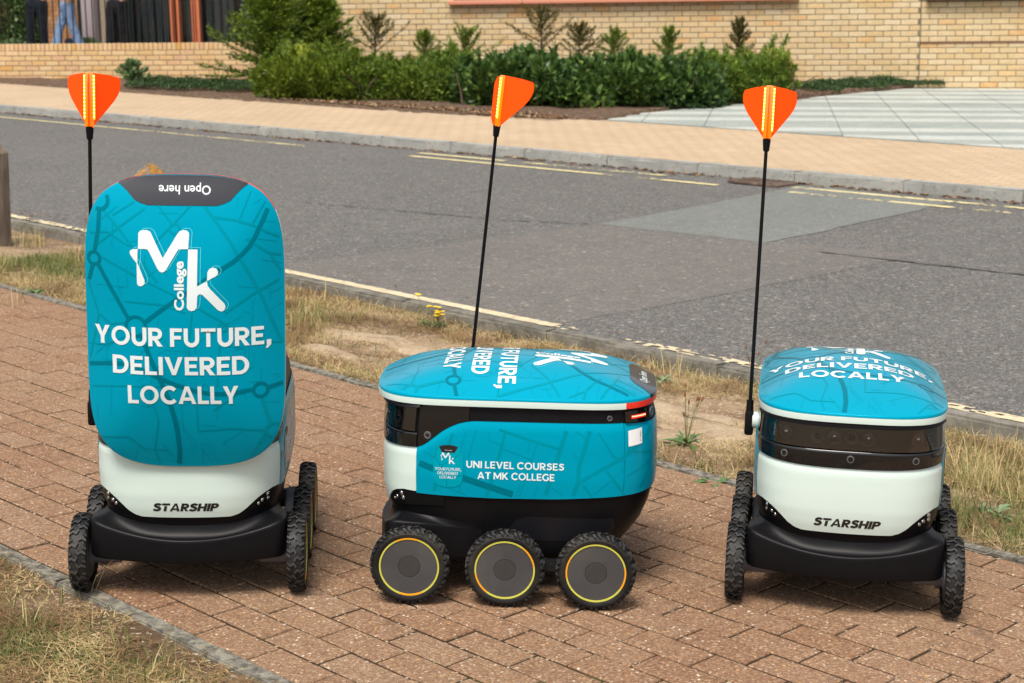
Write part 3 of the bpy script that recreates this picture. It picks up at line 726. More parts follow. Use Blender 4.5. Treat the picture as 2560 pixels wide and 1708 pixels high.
        camera_eye(sg * s_left(-0.3485), 0.4690, 0.0135, 0.0045)
        # headlamps in their pockets
        y0, y1 = (0.150, 0.222)
        qs = [float(np.interp(sg * y, _uy[(_ux > 0)] * 0.224, _sl[(_ux > 0)])) for y in (y0, y1)]
        a, b = min(qs), max(qs)
        hz = lambda q: float(np.interp(yof(q), *FZ)) - 0.001
        hl = patch('headlight', a, b, lambda q: 0.2245 + 0.022 * (abs(yof(q) - 0.165) / 0.05) ** 2 * 0.4, hz, 0.0005, MT['black'], root, 20, 5)
        for (y, z, r) in ((0.1915, 0.2565, 0.0066), (0.1935, 0.2450, 0.0062), (0.180, 0.2440, 0.0052), (0.172, 0.2375, 0.0045)):
            q = float(np.interp(sg * y, _uy[(_ux > 0)] * 0.224, _sl[(_ux > 0)]))
            P = surf([q], [z], 0.0012)[0]; d = Vector(surf([q], [z], 0.02)[0] - P).normalized(); M = Matrix.Translation(P) @ d.to_track_quat('X', 'Z').to_matrix().to_4x4()
            bm = bmesh.new(); lathe(bm, [(r, 0.0), (r * 0.95, 0.002), (r * 0.5, 0.0006), (r * 0.35, 0.0012), (0.0001, 0.0022)], 16, axis='X'); fix_normals(bm); bm.transform(M)
            from_bm('lamp_reflector', bm, MT['chrome'], hl, smooth=True)
    # bumper beam: wraps the nose and fades into the flanks behind the front wheels
    bo = np.array([(0.06, 0.207), (0.12, 0.212), (0.17, 0.224), (0.205, 0.233), (0.240, 0.236), (0.268, 0.2362), (0.286, 0.232), (0.296, 0.220), (0.303, 0.195), (0.313, 0.140), (0.324, 0.075), (0.330, 0.025), (0.3305, 0.0)])
    bl = np.concatenate([[0], np.cumsum(np.hypot(*np.diff(bo, axis=0).T))]); tb = np.linspace(0, 1, 56) ** 1.0
    BX, BY = np.interp(tb * bl[-1], bl, bo[:, 0]), np.interp(tb * bl[-1], bl, bo[:, 1])
    for _ in range(2):
        BX[1:-1] = (BX[:-2] + 2 * BX[1:-1] + BX[2:]) / 4; BY[1:-1] = (BY[:-2] + 2 * BY[1:-1] + BY[2:]) / 4
    s_end = s_left(0.06); bm = bmesh.new(); secs = []
    cols = [(t, 1) for t in range(len(tb))] + [(t, -1) for t in range(len(tb) - 2, -1, -1)]
    for t, sg in cols:
        sb_ = s_end * (1 - tb[t]); k = min(1, abs(BY[t]) / 0.232); side = min(1, max(0, (0.27 - BX[t]) / 0.15))
        zt = 0.157 + 0.041 * k ** 2.4 - 0.012 * side; zb = 0.187 + 0.022 * k ** 2 - 0.010 * side; bow = 0.097 + 0.006 * k ** 2
        sec = []
        lv = [(bow + 0.010, 0.0), (bow, 0.72), (bow + 0.0015, 0.95), (bow + 0.008, 1.0), ((zt + bow) / 2, 1.0), (zt - 0.008, 0.995), (zt - 0.0025, 0.975), (zt, 0.93), (zt + 0.0012, 0.84)]
        for q in (0.2, 0.4, 0.58, 0.74, 0.87, 0.95, 1.0): lv.append((zt + 0.0012 + (zb - zt - 0.0012) * q ** 2.3, 0.84 * (1 - q) ** 1.05))
        for z, w in lv:
            pb = surf([sb_], [z], -0.001)[0]
            x, y = pb[0] * (1 - w) + BX[t] * w, pb[1] * (1 - w) + BY[t] * w
            sec.append(bm.verts.new((x, sg * y, z)))
        secs.append(sec)
    for A, B in zip(secs[:-1], secs[1:]):
        for k in range(len(A) - 1): bm.faces.new((A[k], A[k + 1], B[k + 1], B[k]))
    bmesh.ops.remove_doubles(bm, verts=bm.verts, dist=1e-5); fix_normals(bm)
    from_bm('bumper', bm, MT['black'], root, smooth=True, sharp=65)
    # belly recess panel on each side, wheel arms
    for sg in (1, -1):
        bm = bmesh.new()
        for (x0, x1) in ((0.0, 0.0),):
            arm = [(0.02, 0.105), (0.005, 0.128), (-0.05, 0.120), (-0.11, 0.105), (-0.17, 0.120), (-0.222, 0.130), (-0.245, 0.105), (-0.222, 0.084), (-0.11, 0.078), (0.0, 0.082)]
            A = [bm.verts.new((x, sg * 0.205, z)) for x, z in arm]; B = [bm.verts.new((x, sg * 0.234, z)) for x, z in arm]
            bm.faces.new(A); bm.faces.new(B[::-1])
            for k in range(len(arm)): bm.faces.new((A[k], A[(k + 1) % len(arm)], B[(k + 1) % len(arm)], B[k]))
        fix_normals(bm); bmesh.ops.bevel(bm, geom=list(bm.edges), offset=0.004, segments=2, affect='EDGES')
        from_bm('wheel_arm', bm, MT['graphite'], root, smooth=True, sharp=35)
        for x in (0.2323, 0.0, -0.2204):
            bm = bmesh.new(); lathe(bm, [(0.0001, 0.17), (0.026, 0.17), (0.026, 0.236), (0.034, 0.240), (0.034, 0.246), (0.0001, 0.246)], 24, axis='Y')
            if sg < 0: bmesh.ops.scale(bm, vec=(1, -1, 1), verts=bm.verts)
            bmesh.ops.translate(bm, vec=(x, 0, 0.0975), verts=bm.verts); fix_normals(bm)
            from_bm('axle', bm, MT['axle'] if x > 0.1 else MT['graphite'], root, smooth=True, sharp=35)
    # recess in the flank between middle and rear wheel
    sq = [s_left(x) for x in (0.0, -0.29)]
    for sg in (1, -1):
        a, b = (sq[0], sq[1]) if sg > 0 else (-sq[1], -sq[0])
        def tz(q):
            x = xof(q); return float(np.interp(x, [-0.295, -0.275, -0.05, -0.025, 0.0], [0.176, 0.2125, 0.2135, 0.205, 0.176]))
        patch('flank_recess', a, b, lambda q: 0.150, tz, -0.0026, MT['graphite'], root, 40, 6, thick=0.0)
    # wheels
    w0 = make_wheel(root); first = True
    for x in (0.2323, 0.0, -0.2204):
        for sg in (1, -1):
            w = w0 if first else copy_tree(w0, root); first = False
            w.location = (x, sg * 0.2615, 0.0975); w.rotation_euler = (0, random.uniform(0, 6.28), 0 if sg > 0 else math.pi)
    # lid
    nr_, na = 26, 120
    th = np.linspace(0, 2 * math.pi, na + 1)[:-1]
    ox = LA * np.sign(np.cos(th)) * np.abs(np.cos(th)) ** (2 / 5.5); oy = LB * np.sign(np.sin(th)) * np.abs(np.sin(th)) ** (2 / 3)
    # even spacing along the outline
    tt = np.linspace(0, 2 * math.pi, 6001); fx = LA * np.sign(np.cos(tt)) * np.abs(np.cos(tt)) ** (2 / 5.5); fy = LB * np.sign(np.sin(tt)) * np.abs(np.sin(tt)) ** (2 / 3)
    cl = np.concatenate([[0], np.cumsum(np.hypot(np.diff(fx), np.diff(fy)))]); q = np.linspace(0, cl[-1], na + 1)[:-1]
    ox, oy = np.interp(q, cl, fx), np.interp(q, cl, fy)
    V, F = [(0, 0, 0.070)], []
    rs = np.concatenate([np.linspace(0.06, 0.9, 16), 1 - 0.1 * (1 - np.linspace(0, 1, 12)[1:]) ** 1.6])
    for r in rs:
        V += [(ox[k] * r, oy[k] * r, float(lid_h(r, np.float64(ox[k] * r), np.float64(oy[k] * r)))) for k in range(na)]
    V += [(ox[k], oy[k], 0.0) for k in range(na)]
    nR = len(rs) + 1
    for k in range(na): F.append((0, 1 + k, 1 + (k + 1) % na))
    for i in range(nR - 1):
        for k in range(na):
            a = 1 + i * na; F.append((a + k, a + na + k, a + na + (k + 1) % na, a + (k + 1) % na))
    lid = obj('lid', V, F, MT['teal'], root, smooth=True)
    lid.location = (LCX, 0, LCZ)
    def rim(name, keep, mat, z0, z1, out_, ins):
        bm = bmesh.new(); prof = [(-ins, z1), (out_ * 0.6, z1 - 0.0002), (out_, z1 - 0.002), (out_, z0 + 0.002), (out_ * 0.6, z0), (-ins, z0)]
        N = np.stack([np.gradient(np.r_[oy[-1], oy, oy[0]])[1:-1], -np.gradient(np.r_[ox[-1], ox, ox[0]])[1:-1]], -1); N /= np.linalg.norm(N, axis=1, keepdims=True)
        cols = {}
        for k in range(na):
            cols[k] = [bm.verts.new((ox[k] + N[k, 0] * o, oy[k] + N[k, 1] * o, z)) for o, z in prof]
        for k in range(na):
            j = (k + 1) % na
            if not keep((ox[k] + ox[j]) / 2): continue
            for i in range(len(prof) - 1): bm.faces.new((cols[k][i], cols[j][i], cols[j][i + 1], cols[k][i + 1]))
        for v in [v for v in bm.verts if not v.link_faces]: bm.verts.remove(v)
        fix_normals(bm)
        return from_bm(name, bm, mat, lid, smooth=True, sharp=40)
    rim('lid_rim', lambda x: x > -0.272, MT['white'], -0.0155, -0.0003, 0.0006, 0.012)
    rim('red_rim_strip', lambda x: x <= -0.272, MT['red'], -0.0150, -0.0003, 0.0006, 0.012)
    bm = bmesh.new(); bm.faces.new([bm.verts.new((ox[k] * 0.975, oy[k] * 0.975, -0.0145)) for k in range(na)][::-1]); from_bm('lid_underside', bm, MT['graphite'], lid)
    # handle panel at the rear of the lid
    G, F = [], []; nt, nk = 15, 40
    for i in range(nt + 1):
        t = max(0, i - 1) / (nt - 1); w = 0.147 - 0.047 * t - 0.022 * max(0, (t - 0.7) / 0.3) ** 3
        for j in range(nk + 1):
            u = (-1 + 2 * j / nk) * w; vr = LA * (1 - (abs(u) / LB) ** 3) ** (1 / 5.5) * 0.996
            v = vr + (LA - 0.068 - vr) * t; G.append(lid_pt(u, v, 0.0012) if i else np.array((-(vr / 0.996 + 0.0012), u, 0.0006)))
    for i in range(nt):
        for j in range(nk):
            a = i * (nk + 1) + j; F.append((a, a + 1, a + nk + 2, a + nk + 1))
    G = np.array(G); hp = obj('handle_panel', G, up_faces(G, F, lid_ref), MT['handle'], lid, smooth=True); hp.data.set_sharp_from_angle(angle=R(30))
    # lid artwork
    prints('thin_street_print', lid_lines(THIN, []), lid_pt, lid_in, MT['road_green'], lid, lid_ref, 0.0002)
    prints('street_print', lid_lines(MINOR, MINOR_C), lid_pt, lid_in, MT['road_green'], lid, lid_ref, 0.0006)
    prints('main_street_print', lid_lines(MAJOR, MAJOR_C), lid_pt, lid_in, MT['road_dark'], lid, lid_ref, 0.0008)
    sh = [[LP(x + 17, y - 10) for x, y in pl] for pl in LOGO]
    prints('logo_outline', [(pl, 0.0011, True) for pl in sh], lid_pt, lid_in, MT['cyan_line'], lid, lid_ref, 0.0009)
    stamp('logo', [flat_poly([[LP(*q) for q in pl] for pl in LOGO])], lid_pt, 0.0011, MT['white_print'], lid, lid_ref)
    cx_, cy_ = LP(729, 703)
    stamp('college_lettering', [flat_text('College', 0.113, 0.0205, 0.034, cx=cx_, cy=cy_, rot=math.pi / 2)], lid_pt, 0.0012, MT['white_print'], lid, lid_ref)
    L_ = []
    for t, xc, yc, w in (('YOUR FUTURE,', 735, 983, 0.405), ('DELIVERED', 725, 1138, 0.314), ('LOCALLY', 736, 1297, 0.2545)):
        c_ = LP(xc, yc); L_.append(caps(t, w, 0.0435, .152, gap=.068, cx=c_[0], cy=c_[1]))
    stamp('slogan_lettering', L_, lid_pt, 0.0012, MT['white_print'], lid, lid_ref)
    stamp('handle_lettering', [flat_text('Open here', 0.118, 0.0195, 0.012, cx=0.005, cy=LA - 0.034, rot=math.pi)], lid_pt, 0.0016, MT['white_print'], lid, lid_ref)
    # flag: bracket, pole, spine with lit strips, fins
    bm = bmesh.new()
    bm_box(bm, (0.13, -0.248, 0.425), (0.030, 0.022, 0.062), 0.006)
    tube(bm, (0.13, -0.248, 0.448), (0.127, -0.248, 0.482), 0.0095, 0.0085, 14)
    from_bm('pole_bracket', bm, MT['black'], root, smooth=True, sharp=35)
    bm = bmesh.new(); lathe(bm, [(0.0001, -0.240), (0.019, -0.240), (0.021, -0.237), (0.021, -0.225), (0.0001, -0.225)], 24, axis='Y'); bmesh.ops.translate(bm, vec=(0.13, 0, 0.432), verts=bm.verts); fix_normals(bm)
    from_bm('bracket_base', bm, MT['white'], root, smooth=True, sharp=35)
    bm = bmesh.new(); tube(bm, (0, 0, 0), (0, 0, 0.640), 0.0048, 0.0044, 12); lathe(bm, [(0.0055, 0.628), (0.0075, 0.630), (0.0098, 0.655), (0.0102, 0.660), (0.0001, 0.660)], 16, axis='Z')
    fix_normals(bm)
    pole = from_bm('flag_pole', bm, MT['black'], root, smooth=True, sharp=35)
    pole.location = (0.127, -0.248, 0.470)
    z0, z1 = 0.655, 0.788
    bm = bmesh.new(); bm_box(bm, (-0.001, 0, (z0 + z1) / 2), (0.015, 0.021, z1 - z0), 0.004)
    from_bm('flag_spine', bm, MT['spine'], pole, smooth=True, sharp=35)
    def fin(name, L, full=True):
        prof = [(0.004, z0 + 0.002), (0.010, z0 + 0.004), (L * 0.80, z0 + 0.0651), (L * 0.94, z0 + 0.0818), (L, z0 + 0.0967), (L, z0 + 0.1135), (L * 0.95, z0 + 0.1218), (L * 0.6, z0 + 0.1279), (0.004, z0 + 0.1330)] if full else \
               [(0.004, z0 + 0.004), (L * 0.7, z0 + 0.006), (L, z0 + 0.022), (L, z0 + 0.1097), (L * 0.7, z0 + 0.1265), (0.004, z0 + 0.1321)]
        bm = bmesh.new(); A = [bm.verts.new((-x, 0.0012, z)) for x, z in prof]; B = [bm.verts.new((-x, -0.0012, z)) for x, z in prof]
        bm.faces.new(A); bm.faces.new(B[::-1])
        for k in range(len(prof)): bm.faces.new((A[k], A[(k + 1) % len(prof)], B[(k + 1) % len(prof)], B[k]))
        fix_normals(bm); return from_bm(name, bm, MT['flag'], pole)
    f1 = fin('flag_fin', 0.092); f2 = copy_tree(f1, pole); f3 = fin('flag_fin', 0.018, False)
    f1.rotation_euler.z, f2.rotation_euler.z, f3.rotation_euler.z = R(30), R(-30), math.pi
    for sg in (1, -1):
        bm = bmesh.new(); bm_box(bm, (0.0075, sg * 0.0065, (z0 + z1) / 2 + 0.008), (0.004, 0.0085, z1 - z0 - 0.026), 0.0015)
        for f in bm.faces: f.material_index = 0
        for k in range(12): bm_box(bm, (0.0098, sg * 0.0065, z0 + 0.028 + k * 0.0088), (0.0012, 0.0034, 0.0040), 0, None, 1)
        M = Matrix.Rotation(sg * R(38), 4, 'Z'); bm.transform(M)
        from_bm('led_strip', bm, [MT['led_strip'], MT['led_dot']], pole)
    return root

def set_robot(root, x, y, yaw, pole_tilt, fins, lid_open=None):
    root.location = (x, y, 0); root.rotation_euler = (0, 0, yaw)
    for ch in root.children:
        k = ch.name.split('.')[0]
        if k == 'flag_pole':
            ch.rotation_euler = (pole_tilt[1], pole_tilt[0], 0)
            ff = [g for g in ch.children if g.name.startswith('flag_fin') and abs(g.rotation_euler.z) < 2]
            for g, a in zip(ff, fins): g.rotation_euler.z = a
        if k == 'lid' and lid_open:
            ch.location = lid_open[:3]; ch.rotation_euler = (0, lid_open[3], 0)
GR = 'six-wheeled delivery robots on the brick path'
bot_m = make_robot()
bot_l = copy_tree(bot_m)
bot_r = copy_tree(bot_m)
tag(bot_l, 'teal six-wheeled delivery robot with its lid raised upright', 'robot', GR)
tag(bot_m, 'teal six-wheeled delivery robot seen side-on with its lid closed', 'robot', GR)
tag(bot_r, 'teal six-wheeled delivery robot facing the viewer with its lid closed and sensor band showing', 'robot', GR)
set_robot(bot_l, -0.7977, 4.1671, -1.5041, (R(-2), R(-0.9)), (R(43), R(-42)), (0.330, 0.013, 0.694, R(90)))
set_robot(bot_m, 0.0059, 4.1252, 3.0965, (R(-5.2), R(0)), (R(25), R(-25)))
set_robot(bot_r, 0.8634, 4.1396, -1.7437, (R(-5), R(-0.6)), (R(45), R(-45)))

# ------------------------------------------------------------------ ground materials
def m_paver():
    t = NT('brick_paver'); co = t.co('World'); rn = t.rnd()
    base = t.ramp(rn, [(0.0, (0.275, 0.150, 0.089)), (0.2, (0.330, 0.198, 0.126)), (0.45, (0.240, 0.117, 0.066)), (0.65, (0.300, 0.176, 0.108)), (0.85, (0.320, 0.208, 0.139)), (1.0, (0.262, 0.138, 0.080))])
    big_ = t.noise(1.1, 4, 0.6, co)
    base = t.mix(t.ramp(big_, [(0.35, (0, 0, 0)), (0.7, (1, 1, 1))]), base, t.mix(0.55, base, (0.29, 0.20, 0.125)))
    base = t.mix(t.ramp(t.noise(0.75, 3, 0.5, co), [(0.40, (0, 0, 0)), (0.62, (0.75, 0.75, 0.75))]), base, t.mix(0.5, base, (0.17, 0.065, 0.035)))
    mid = t.noise(28, 4, 0.65, co)
    base = t.mix(t.ramp(mid, [(0.35, (0.55, 0.55, 0.55)), (0.65, (0, 0, 0))]), base, t.mix(0.5, base, (0.10, 0.06, 0.04)))
    c1 = t.vor(215, co); s1 = t.sep(c1)
    agg = t.ramp(s1[0], [(0.0, (0.075, 0.042, 0.027)), (0.3, (0.18, 0.10, 0.058)), (0.62, (0.27, 0.165, 0.095)), (0.80, (0.33, 0.21, 0.12)), (0.90, (0.42, 0.29, 0.17)), (0.955, (0.46, 0.34, 0.23)), (1.0, (0.58, 0.48, 0.36))])
    base = t.mix(0.50, base, agg)
    c2 = t.sep(t.vor(190, co)); chip = t.ramp(c2[1], [(0.982, (0, 0, 0)), (0.987, (0.7, 0.7, 0.7))])
    base = t.mix(chip, base, t.ramp(c2[2], [(0, (0.70, 0.62, 0.50)), (0.5, (0.62, 0.33, 0.12)), (0.8, (0.14, 0.11, 0.10)), (1, (0.80, 0.78, 0.72))], 'CONSTANT'))
    st = t.noise(5, 5, 0.7, co); base = t.mix(t.ramp(st, [(0.60, (0, 0, 0)), (0.74, (0.55, 0.55, 0.55))]), base, (0.075, 0.055, 0.042))
    t.col(base); t.set(Roughness=0.92, Specular_IOR_Level=0.25)
    t.bump(t.math('ADD', t.math('MULTIPLY', s1[0], 0.5), mid), 0.5, 0.003); return t.m
def m_soil(name, a, b, c, sc=6):
    t = NT(name); co = t.co('World')
    n = t.noise(sc, 7, 0.68, co); f = t.noise(90, 4, 0.7, co); v = t.sep(t.vor(150, co))
    base = t.ramp(n, [(0.3, a), (0.5, b), (0.68, c)])
    base = t.mix(t.math('MULTIPLY', f, 0.8), base, t.mix(0.6, base, (0.05, 0.033, 0.022)))
    base = t.mix(t.ramp(v[0], [(0.93, (0, 0, 0)), (0.95, (0.8, 0.8, 0.8))]), base, (0.55, 0.46, 0.34))
    if name == 'sandy_joint':
        base = t.mix(t.ramp(t.noise(2.3, 5, 0.7, co), [(0.56, (0, 0, 0)), (0.68, (0.7, 0.7, 0.7))]), base, (0.075, 0.085, 0.022))
    t.col(base); t.set(Roughness=0.95, Specular_IOR_Level=0.15)
    t.bump(t.math('ADD', f, t.math('MULTIPLY', n, 0.7)), 0.7, 0.012); return t.m
def m_concrete(name, a, b, sc=7, rough=0.9, lichen=0.0, per_object=False):
    t = NT(name); co = t.co('World')
    n = t.noise(sc, 8, 0.7, co); f = t.noise(170, 3, 0.6, co)
    base = t.ramp(n, [(0.40, a), (0.60, b)])
    if per_object: base = t.mix(t.math('MULTIPLY', t.rnd(), 0.35), base, t.mix(0.5, base, (0.5, 0.48, 0.42)))
    base = t.mix(t.ramp(f, [(0.30, (0.55, 0.55, 0.55)), (0.55, (0, 0, 0))]), base, t.mix(0.5, base, (0.03, 0.03, 0.03)))
    base = t.mix(t.ramp(t.noise(23, 4, 0.7, co), [(0.56, (0, 0, 0)), (0.66, (0.5, 0.5, 0.5))]), base, (0.085, 0.072, 0.058))
    if lichen: base = t.mix(t.ramp(t.noise(11, 5, 0.7, co), [(0.62, (0, 0, 0)), (0.67, (lichen, lichen, lichen))]), base, (0.42, 0.30, 0.06))
    t.col(base); t.set(Roughness=rough, Specular_IOR_Level=0.25); t.bump(t.math('ADD', n, t.math('MULTIPLY', f, 0.4)), 0.35, 0.006); return t.m
def m_asphalt(name, a, b, chips, sc=115, tint=None):
    t = NT(name); co = t.co('World')
    n = t.noise(0.9, 6, 0.62, co); w = t.noise(14, 4, 0.65, co)
    v = t.sep(t.vor(sc, co)); v2 = t.sep(t.vor(sc * 0.45, co))
    base = t.ramp(n, [(0.32, a), (0.66, b)])
    stone = t.ramp(v[0], [(0.0, (0.022, 0.022, 0.023)), (0.25, (0.062, 0.060, 0.058)), (0.55, (0.125, 0.122, 0.118)), (0.78, (0.19, 0.18, 0.168)), (0.93, (0.27, 0.245, 0.215)), (1.0, (0.42, 0.39, 0.35))])
    base = t.mix(chips, base, stone)
    base = t.mix(t.ramp(v2[1], [(0.95, (0, 0, 0)), (0.96, (0.6, 0.6, 0.6))]), base, t.ramp(v2[2], [(0, (0.32, 0.30, 0.27)), (0.5, (0.22, 0.16, 0.12)), (1, (0.42, 0.41, 0.39))]))
    base = t.mix(t.ramp(w, [(0.35, (0.35, 0.35, 0.35)), (0.6, (0, 0, 0))]), base, t.mix(0.5, base, (0.04, 0.04, 0.042)))
    st = t.noise(2.6, 6, 0.72, co)
    base = t.mix(t.ramp(st, [(0.60, (0, 0, 0)), (0.80, (0.5, 0.5, 0.5))]), base, (0.055, 0.054, 0.054))
    t.col(base); t.set(Roughness=0.88, Specular_IOR_Level=0.3)
    t.bump(t.math('ADD', v[0], w), 0.55, 0.006); return t.m
def m_buff():
    t = NT('buff_surfacing'); co = t.co('World')
    n = t.noise(1.3, 6, 0.62, co); f = t.noise(70, 3, 0.7, co); s = t.noise(9, 5, 0.7, co)
    base = t.ramp(n, [(0.3, (0.46, 0.355, 0.24)), (0.7, (0.55, 0.435, 0.31))])
    base = t.mix(t.ramp(f, [(0.3, (0.8, 0.8, 0.8)), (0.6, (0, 0, 0))]), base, (0.37, 0.25, 0.16))
    base = t.mix(t.ramp(s, [(0.55, (0, 0, 0)), (0.8, (0.6, 0.6, 0.6))]), base, (0.42, 0.30, 0.20))
    mp = t.n('ShaderNodeMapping'); mp.inputs['Rotation'].default_value = (0, 0, -AX); t.l(co, mp.inputs[0])
    bt = t.n('ShaderNodeTexBrick'); bt.inputs['Scale'].default_value = 1.0; bt.inputs['Mortar Size'].default_value = 0.008; bt.inputs['Brick Width'].default_value = 0.2; bt.inputs['Row Height'].default_value = 0.1
    bt.inputs['Color1'].default_value = (0.95, 0.95, 0.95, 1); bt.inputs['Color2'].default_value = (1.08, 1.06, 1.02, 1); bt.inputs['Mortar'].default_value = (0.62, 0.60, 0.58, 1); t.l(mp.outputs[0], bt.inputs['Vector'])
    base = t.mix(0.75, base, t.mix(1.0, base, bt.outputs['Color'], 'MULTIPLY'))
    t.col(base); t.set(Roughness=0.92, Specular_IOR_Level=0.2); t.bump(f, 0.3, 0.003); return t.m
def m_brick(name, stops, rough=0.9):
    t = NT(name); co = t.co('World'); rn = t.rnd()
    base = t.ramp(rn, stops)
    n = t.noise(26, 5, 0.7, co); base = t.mix(t.ramp(n, [(0.35, (0.6, 0.6, 0.6)), (0.62, (0, 0, 0))]), base, t.mix(0.42, base, (0.30, 0.19, 0.09)))
    n2 = t.noise(7, 4, 0.6, co); base = t.mix(t.ramp(n2, [(0.5, (0, 0, 0)), (0.75, (0.5, 0.5, 0.5))]), base, (0.68, 0.56, 0.38))
    t.col(base); t.set(Roughness=rough, Specular_IOR_Level=0.2); t.bump(n, 0.35, 0.004); return t.m
def m_leaf(name, stops, rough=0.5, trans=0.12, patch_=None):
    t = NT(name); rn = t.n('ShaderNodeAttribute', attribute_name='rnd').outputs['Fac']
    base = t.ramp(rn, stops)
    t.col(base); t.set(Roughness=rough, Specular_IOR_Level=0.35)
    tb = t.n('ShaderNodeBsdfTranslucent'); t.l(base, tb.inputs[0])
    mx = t.n('ShaderNodeMixShader'); mx.inputs[0].default_value = trans
    t.l(t.b.outputs[0], mx.inputs[1]); t.l(tb.outputs[0], mx.inputs[2]); t.l(mx.outputs[0], t.out.inputs['Surface']); return t.m
MT['paver'] = m_paver()
MT['joint'] = m_soil('sandy_joint', (0.026, 0.018, 0.011), (0.042, 0.029, 0.018), (0.085, 0.06, 0.038), 20)
MT['soil'] = m_soil('dry_soil', (0.17, 0.105, 0.062), (0.32, 0.22, 0.135), (0.52, 0.40, 0.26), 3.2)
MT['soil_dark'] = m_soil('trodden_soil', (0.105, 0.066, 0.040), (0.185, 0.122, 0.074), (0.29, 0.205, 0.13), 4.5)
MT['mulch'] = m_soil('bark_mulch', (0.055, 0.032, 0.022), (0.12, 0.072, 0.048), (0.20, 0.135, 0.09), 14)
MT['edging'] = m_concrete('weathered_edging', (0.050, 0.044, 0.034), (0.255, 0.232, 0.185), 38, lichen=0.3, per_object=True)
MT['kerb'] = m_concrete('concrete_kerb', (0.115, 0.106, 0.088), (0.225, 0.21, 0.175), 14, per_object=True)
MT['kerb_far'] = m_concrete('pale_concrete_kerb', (0.27, 0.275, 0.26), (0.36, 0.36, 0.335), 4, per_object=True)
MT['asphalt'] = m_asphalt('asphalt', (0.112, 0.109, 0.103), (0.148, 0.144, 0.137), 0.55, 125)
MT['asphalt_fine'] = m_asphalt('fine_asphalt_patch', (0.146, 0.134, 0.123), (0.172, 0.159, 0.146), 0.32, 130)
MT['asphalt_green'] = m_asphalt('greenish_asphalt_patch', (0.168, 0.184, 0.172), (0.205, 0.221, 0.206), 0.25, 130)
MT['crack'] = plain('bitumen_crack', (0.045, 0.043, 0.041), 0.9)
MT['yellow_line'] = m_concrete('worn_yellow_paint', (0.62, 0.53, 0.27), (0.70, 0.61, 0.34), 12)
MT['cream_line'] = m_concrete('worn_cream_paint', (0.56, 0.47, 0.31), (0.66, 0.56, 0.38), 12)
MT['buff'] = m_buff()
MT['slab_l'] = m_concrete('pale_slab', (0.43, 0.455, 0.425), (0.50, 0.525, 0.49), 2.2, per_object=True)
MT['slab_d'] = m_concrete('grey_green_slab', (0.27, 0.305, 0.285), (0.32, 0.355, 0.33), 2.2, per_object=True)
MT['slab_joint'] = plain('slab_joint', (0.16, 0.165, 0.15), 0.9)
def m_wood(lichen=1.0):
    t = NT('weathered_timber'); co = t.co('Object')
    mp = t.n('ShaderNodeMapping'); mp.inputs['Scale'].default_value = (38, 38, 2.2); t.l(co, mp.inputs[0])
    g = t.noise(1.0, 6, 0.7, mp.outputs[0]); n = t.noise(7, 4, 0.6, co)
    base = t.ramp(g, [(0.3, (0.07, 0.052, 0.040)), (0.5, (0.17, 0.135, 0.105)), (0.7, (0.29, 0.245, 0.195))])
    base = t.mix(t.ramp(n, [(0.5, (0, 0, 0)), (0.75, (0.6, 0.6, 0.6))]), base, (0.11, 0.075, 0.05))
    sx = t.n('ShaderNodeSeparateXYZ'); t.l(co, sx.inputs[0])
    topm = t.math('MULTIPLY', t.ramp(sx.outputs[2], [(0.515, (0, 0, 0)), (0.545, (1, 1, 1))]), t.ramp(t.noise(16, 5, 0.7, co), [(0.46, (0, 0, 0)), (0.56, (1, 1, 1))]))
    base = t.mix(t.math('MULTIPLY', topm, lichen), base, (0.42, 0.20, 0.02))
    t.col(base); t.set(Roughness=0.9, Specular_IOR_Level=0.2); t.bump(g, 0.6, 0.01); return t.m
MT['wood'] = m_wood()
MT['wood_grey'] = m_wood(0.12)
MT['iron'] = scuffed('rusty_iron', (0.10, 0.062, 0.045), 0.75, dust=0.5)
MT['ground'] = m_soil('ground_soil', (0.12, 0.09, 0.06), (0.17, 0.13, 0.085), (0.22, 0.18, 0.12), 2)

# ------------------------------------------------------------------ ground, paving, edging
def uv_sheet(name, u0, u1, v0, v1, zf, mat, du=0.5, dv=0.5, kind='structure', skew=None):
    us = np.linspace(u0, u1, max(2, int(abs(u1 - u0) / du) + 1)); vs_ = np.linspace(v0, v1, max(2, int(abs(v1 - v0) / dv) + 1))
    V, F = [], []
    for u in us:
        for v in vs_:
            t = (v - v0) / (v1 - v0); w = v + (V_SLOPE * (u + 18.6) * (t if skew == 'end' else 1 - t) if skew else 0)
            x, y = uv2xy(u, w); V.append((x, y, zf(x, y)))
    n = len(vs_)
    for i in range(len(us) - 1):
        for j in range(n - 1):
            a = i * n + j; F.append((a, a + n, a + n + 1, a + 1))
    o = obj(name, V, F, mat, smooth=True); tag(o, kind=kind); return o
obj('ground', [(-300, -300, -1.2), (300, -300, -1.2), (300, 300, -1.2), (-300, 300, -1.2)], [(0, 1, 2, 3)], MT['ground'])['kind'] = 'structure'

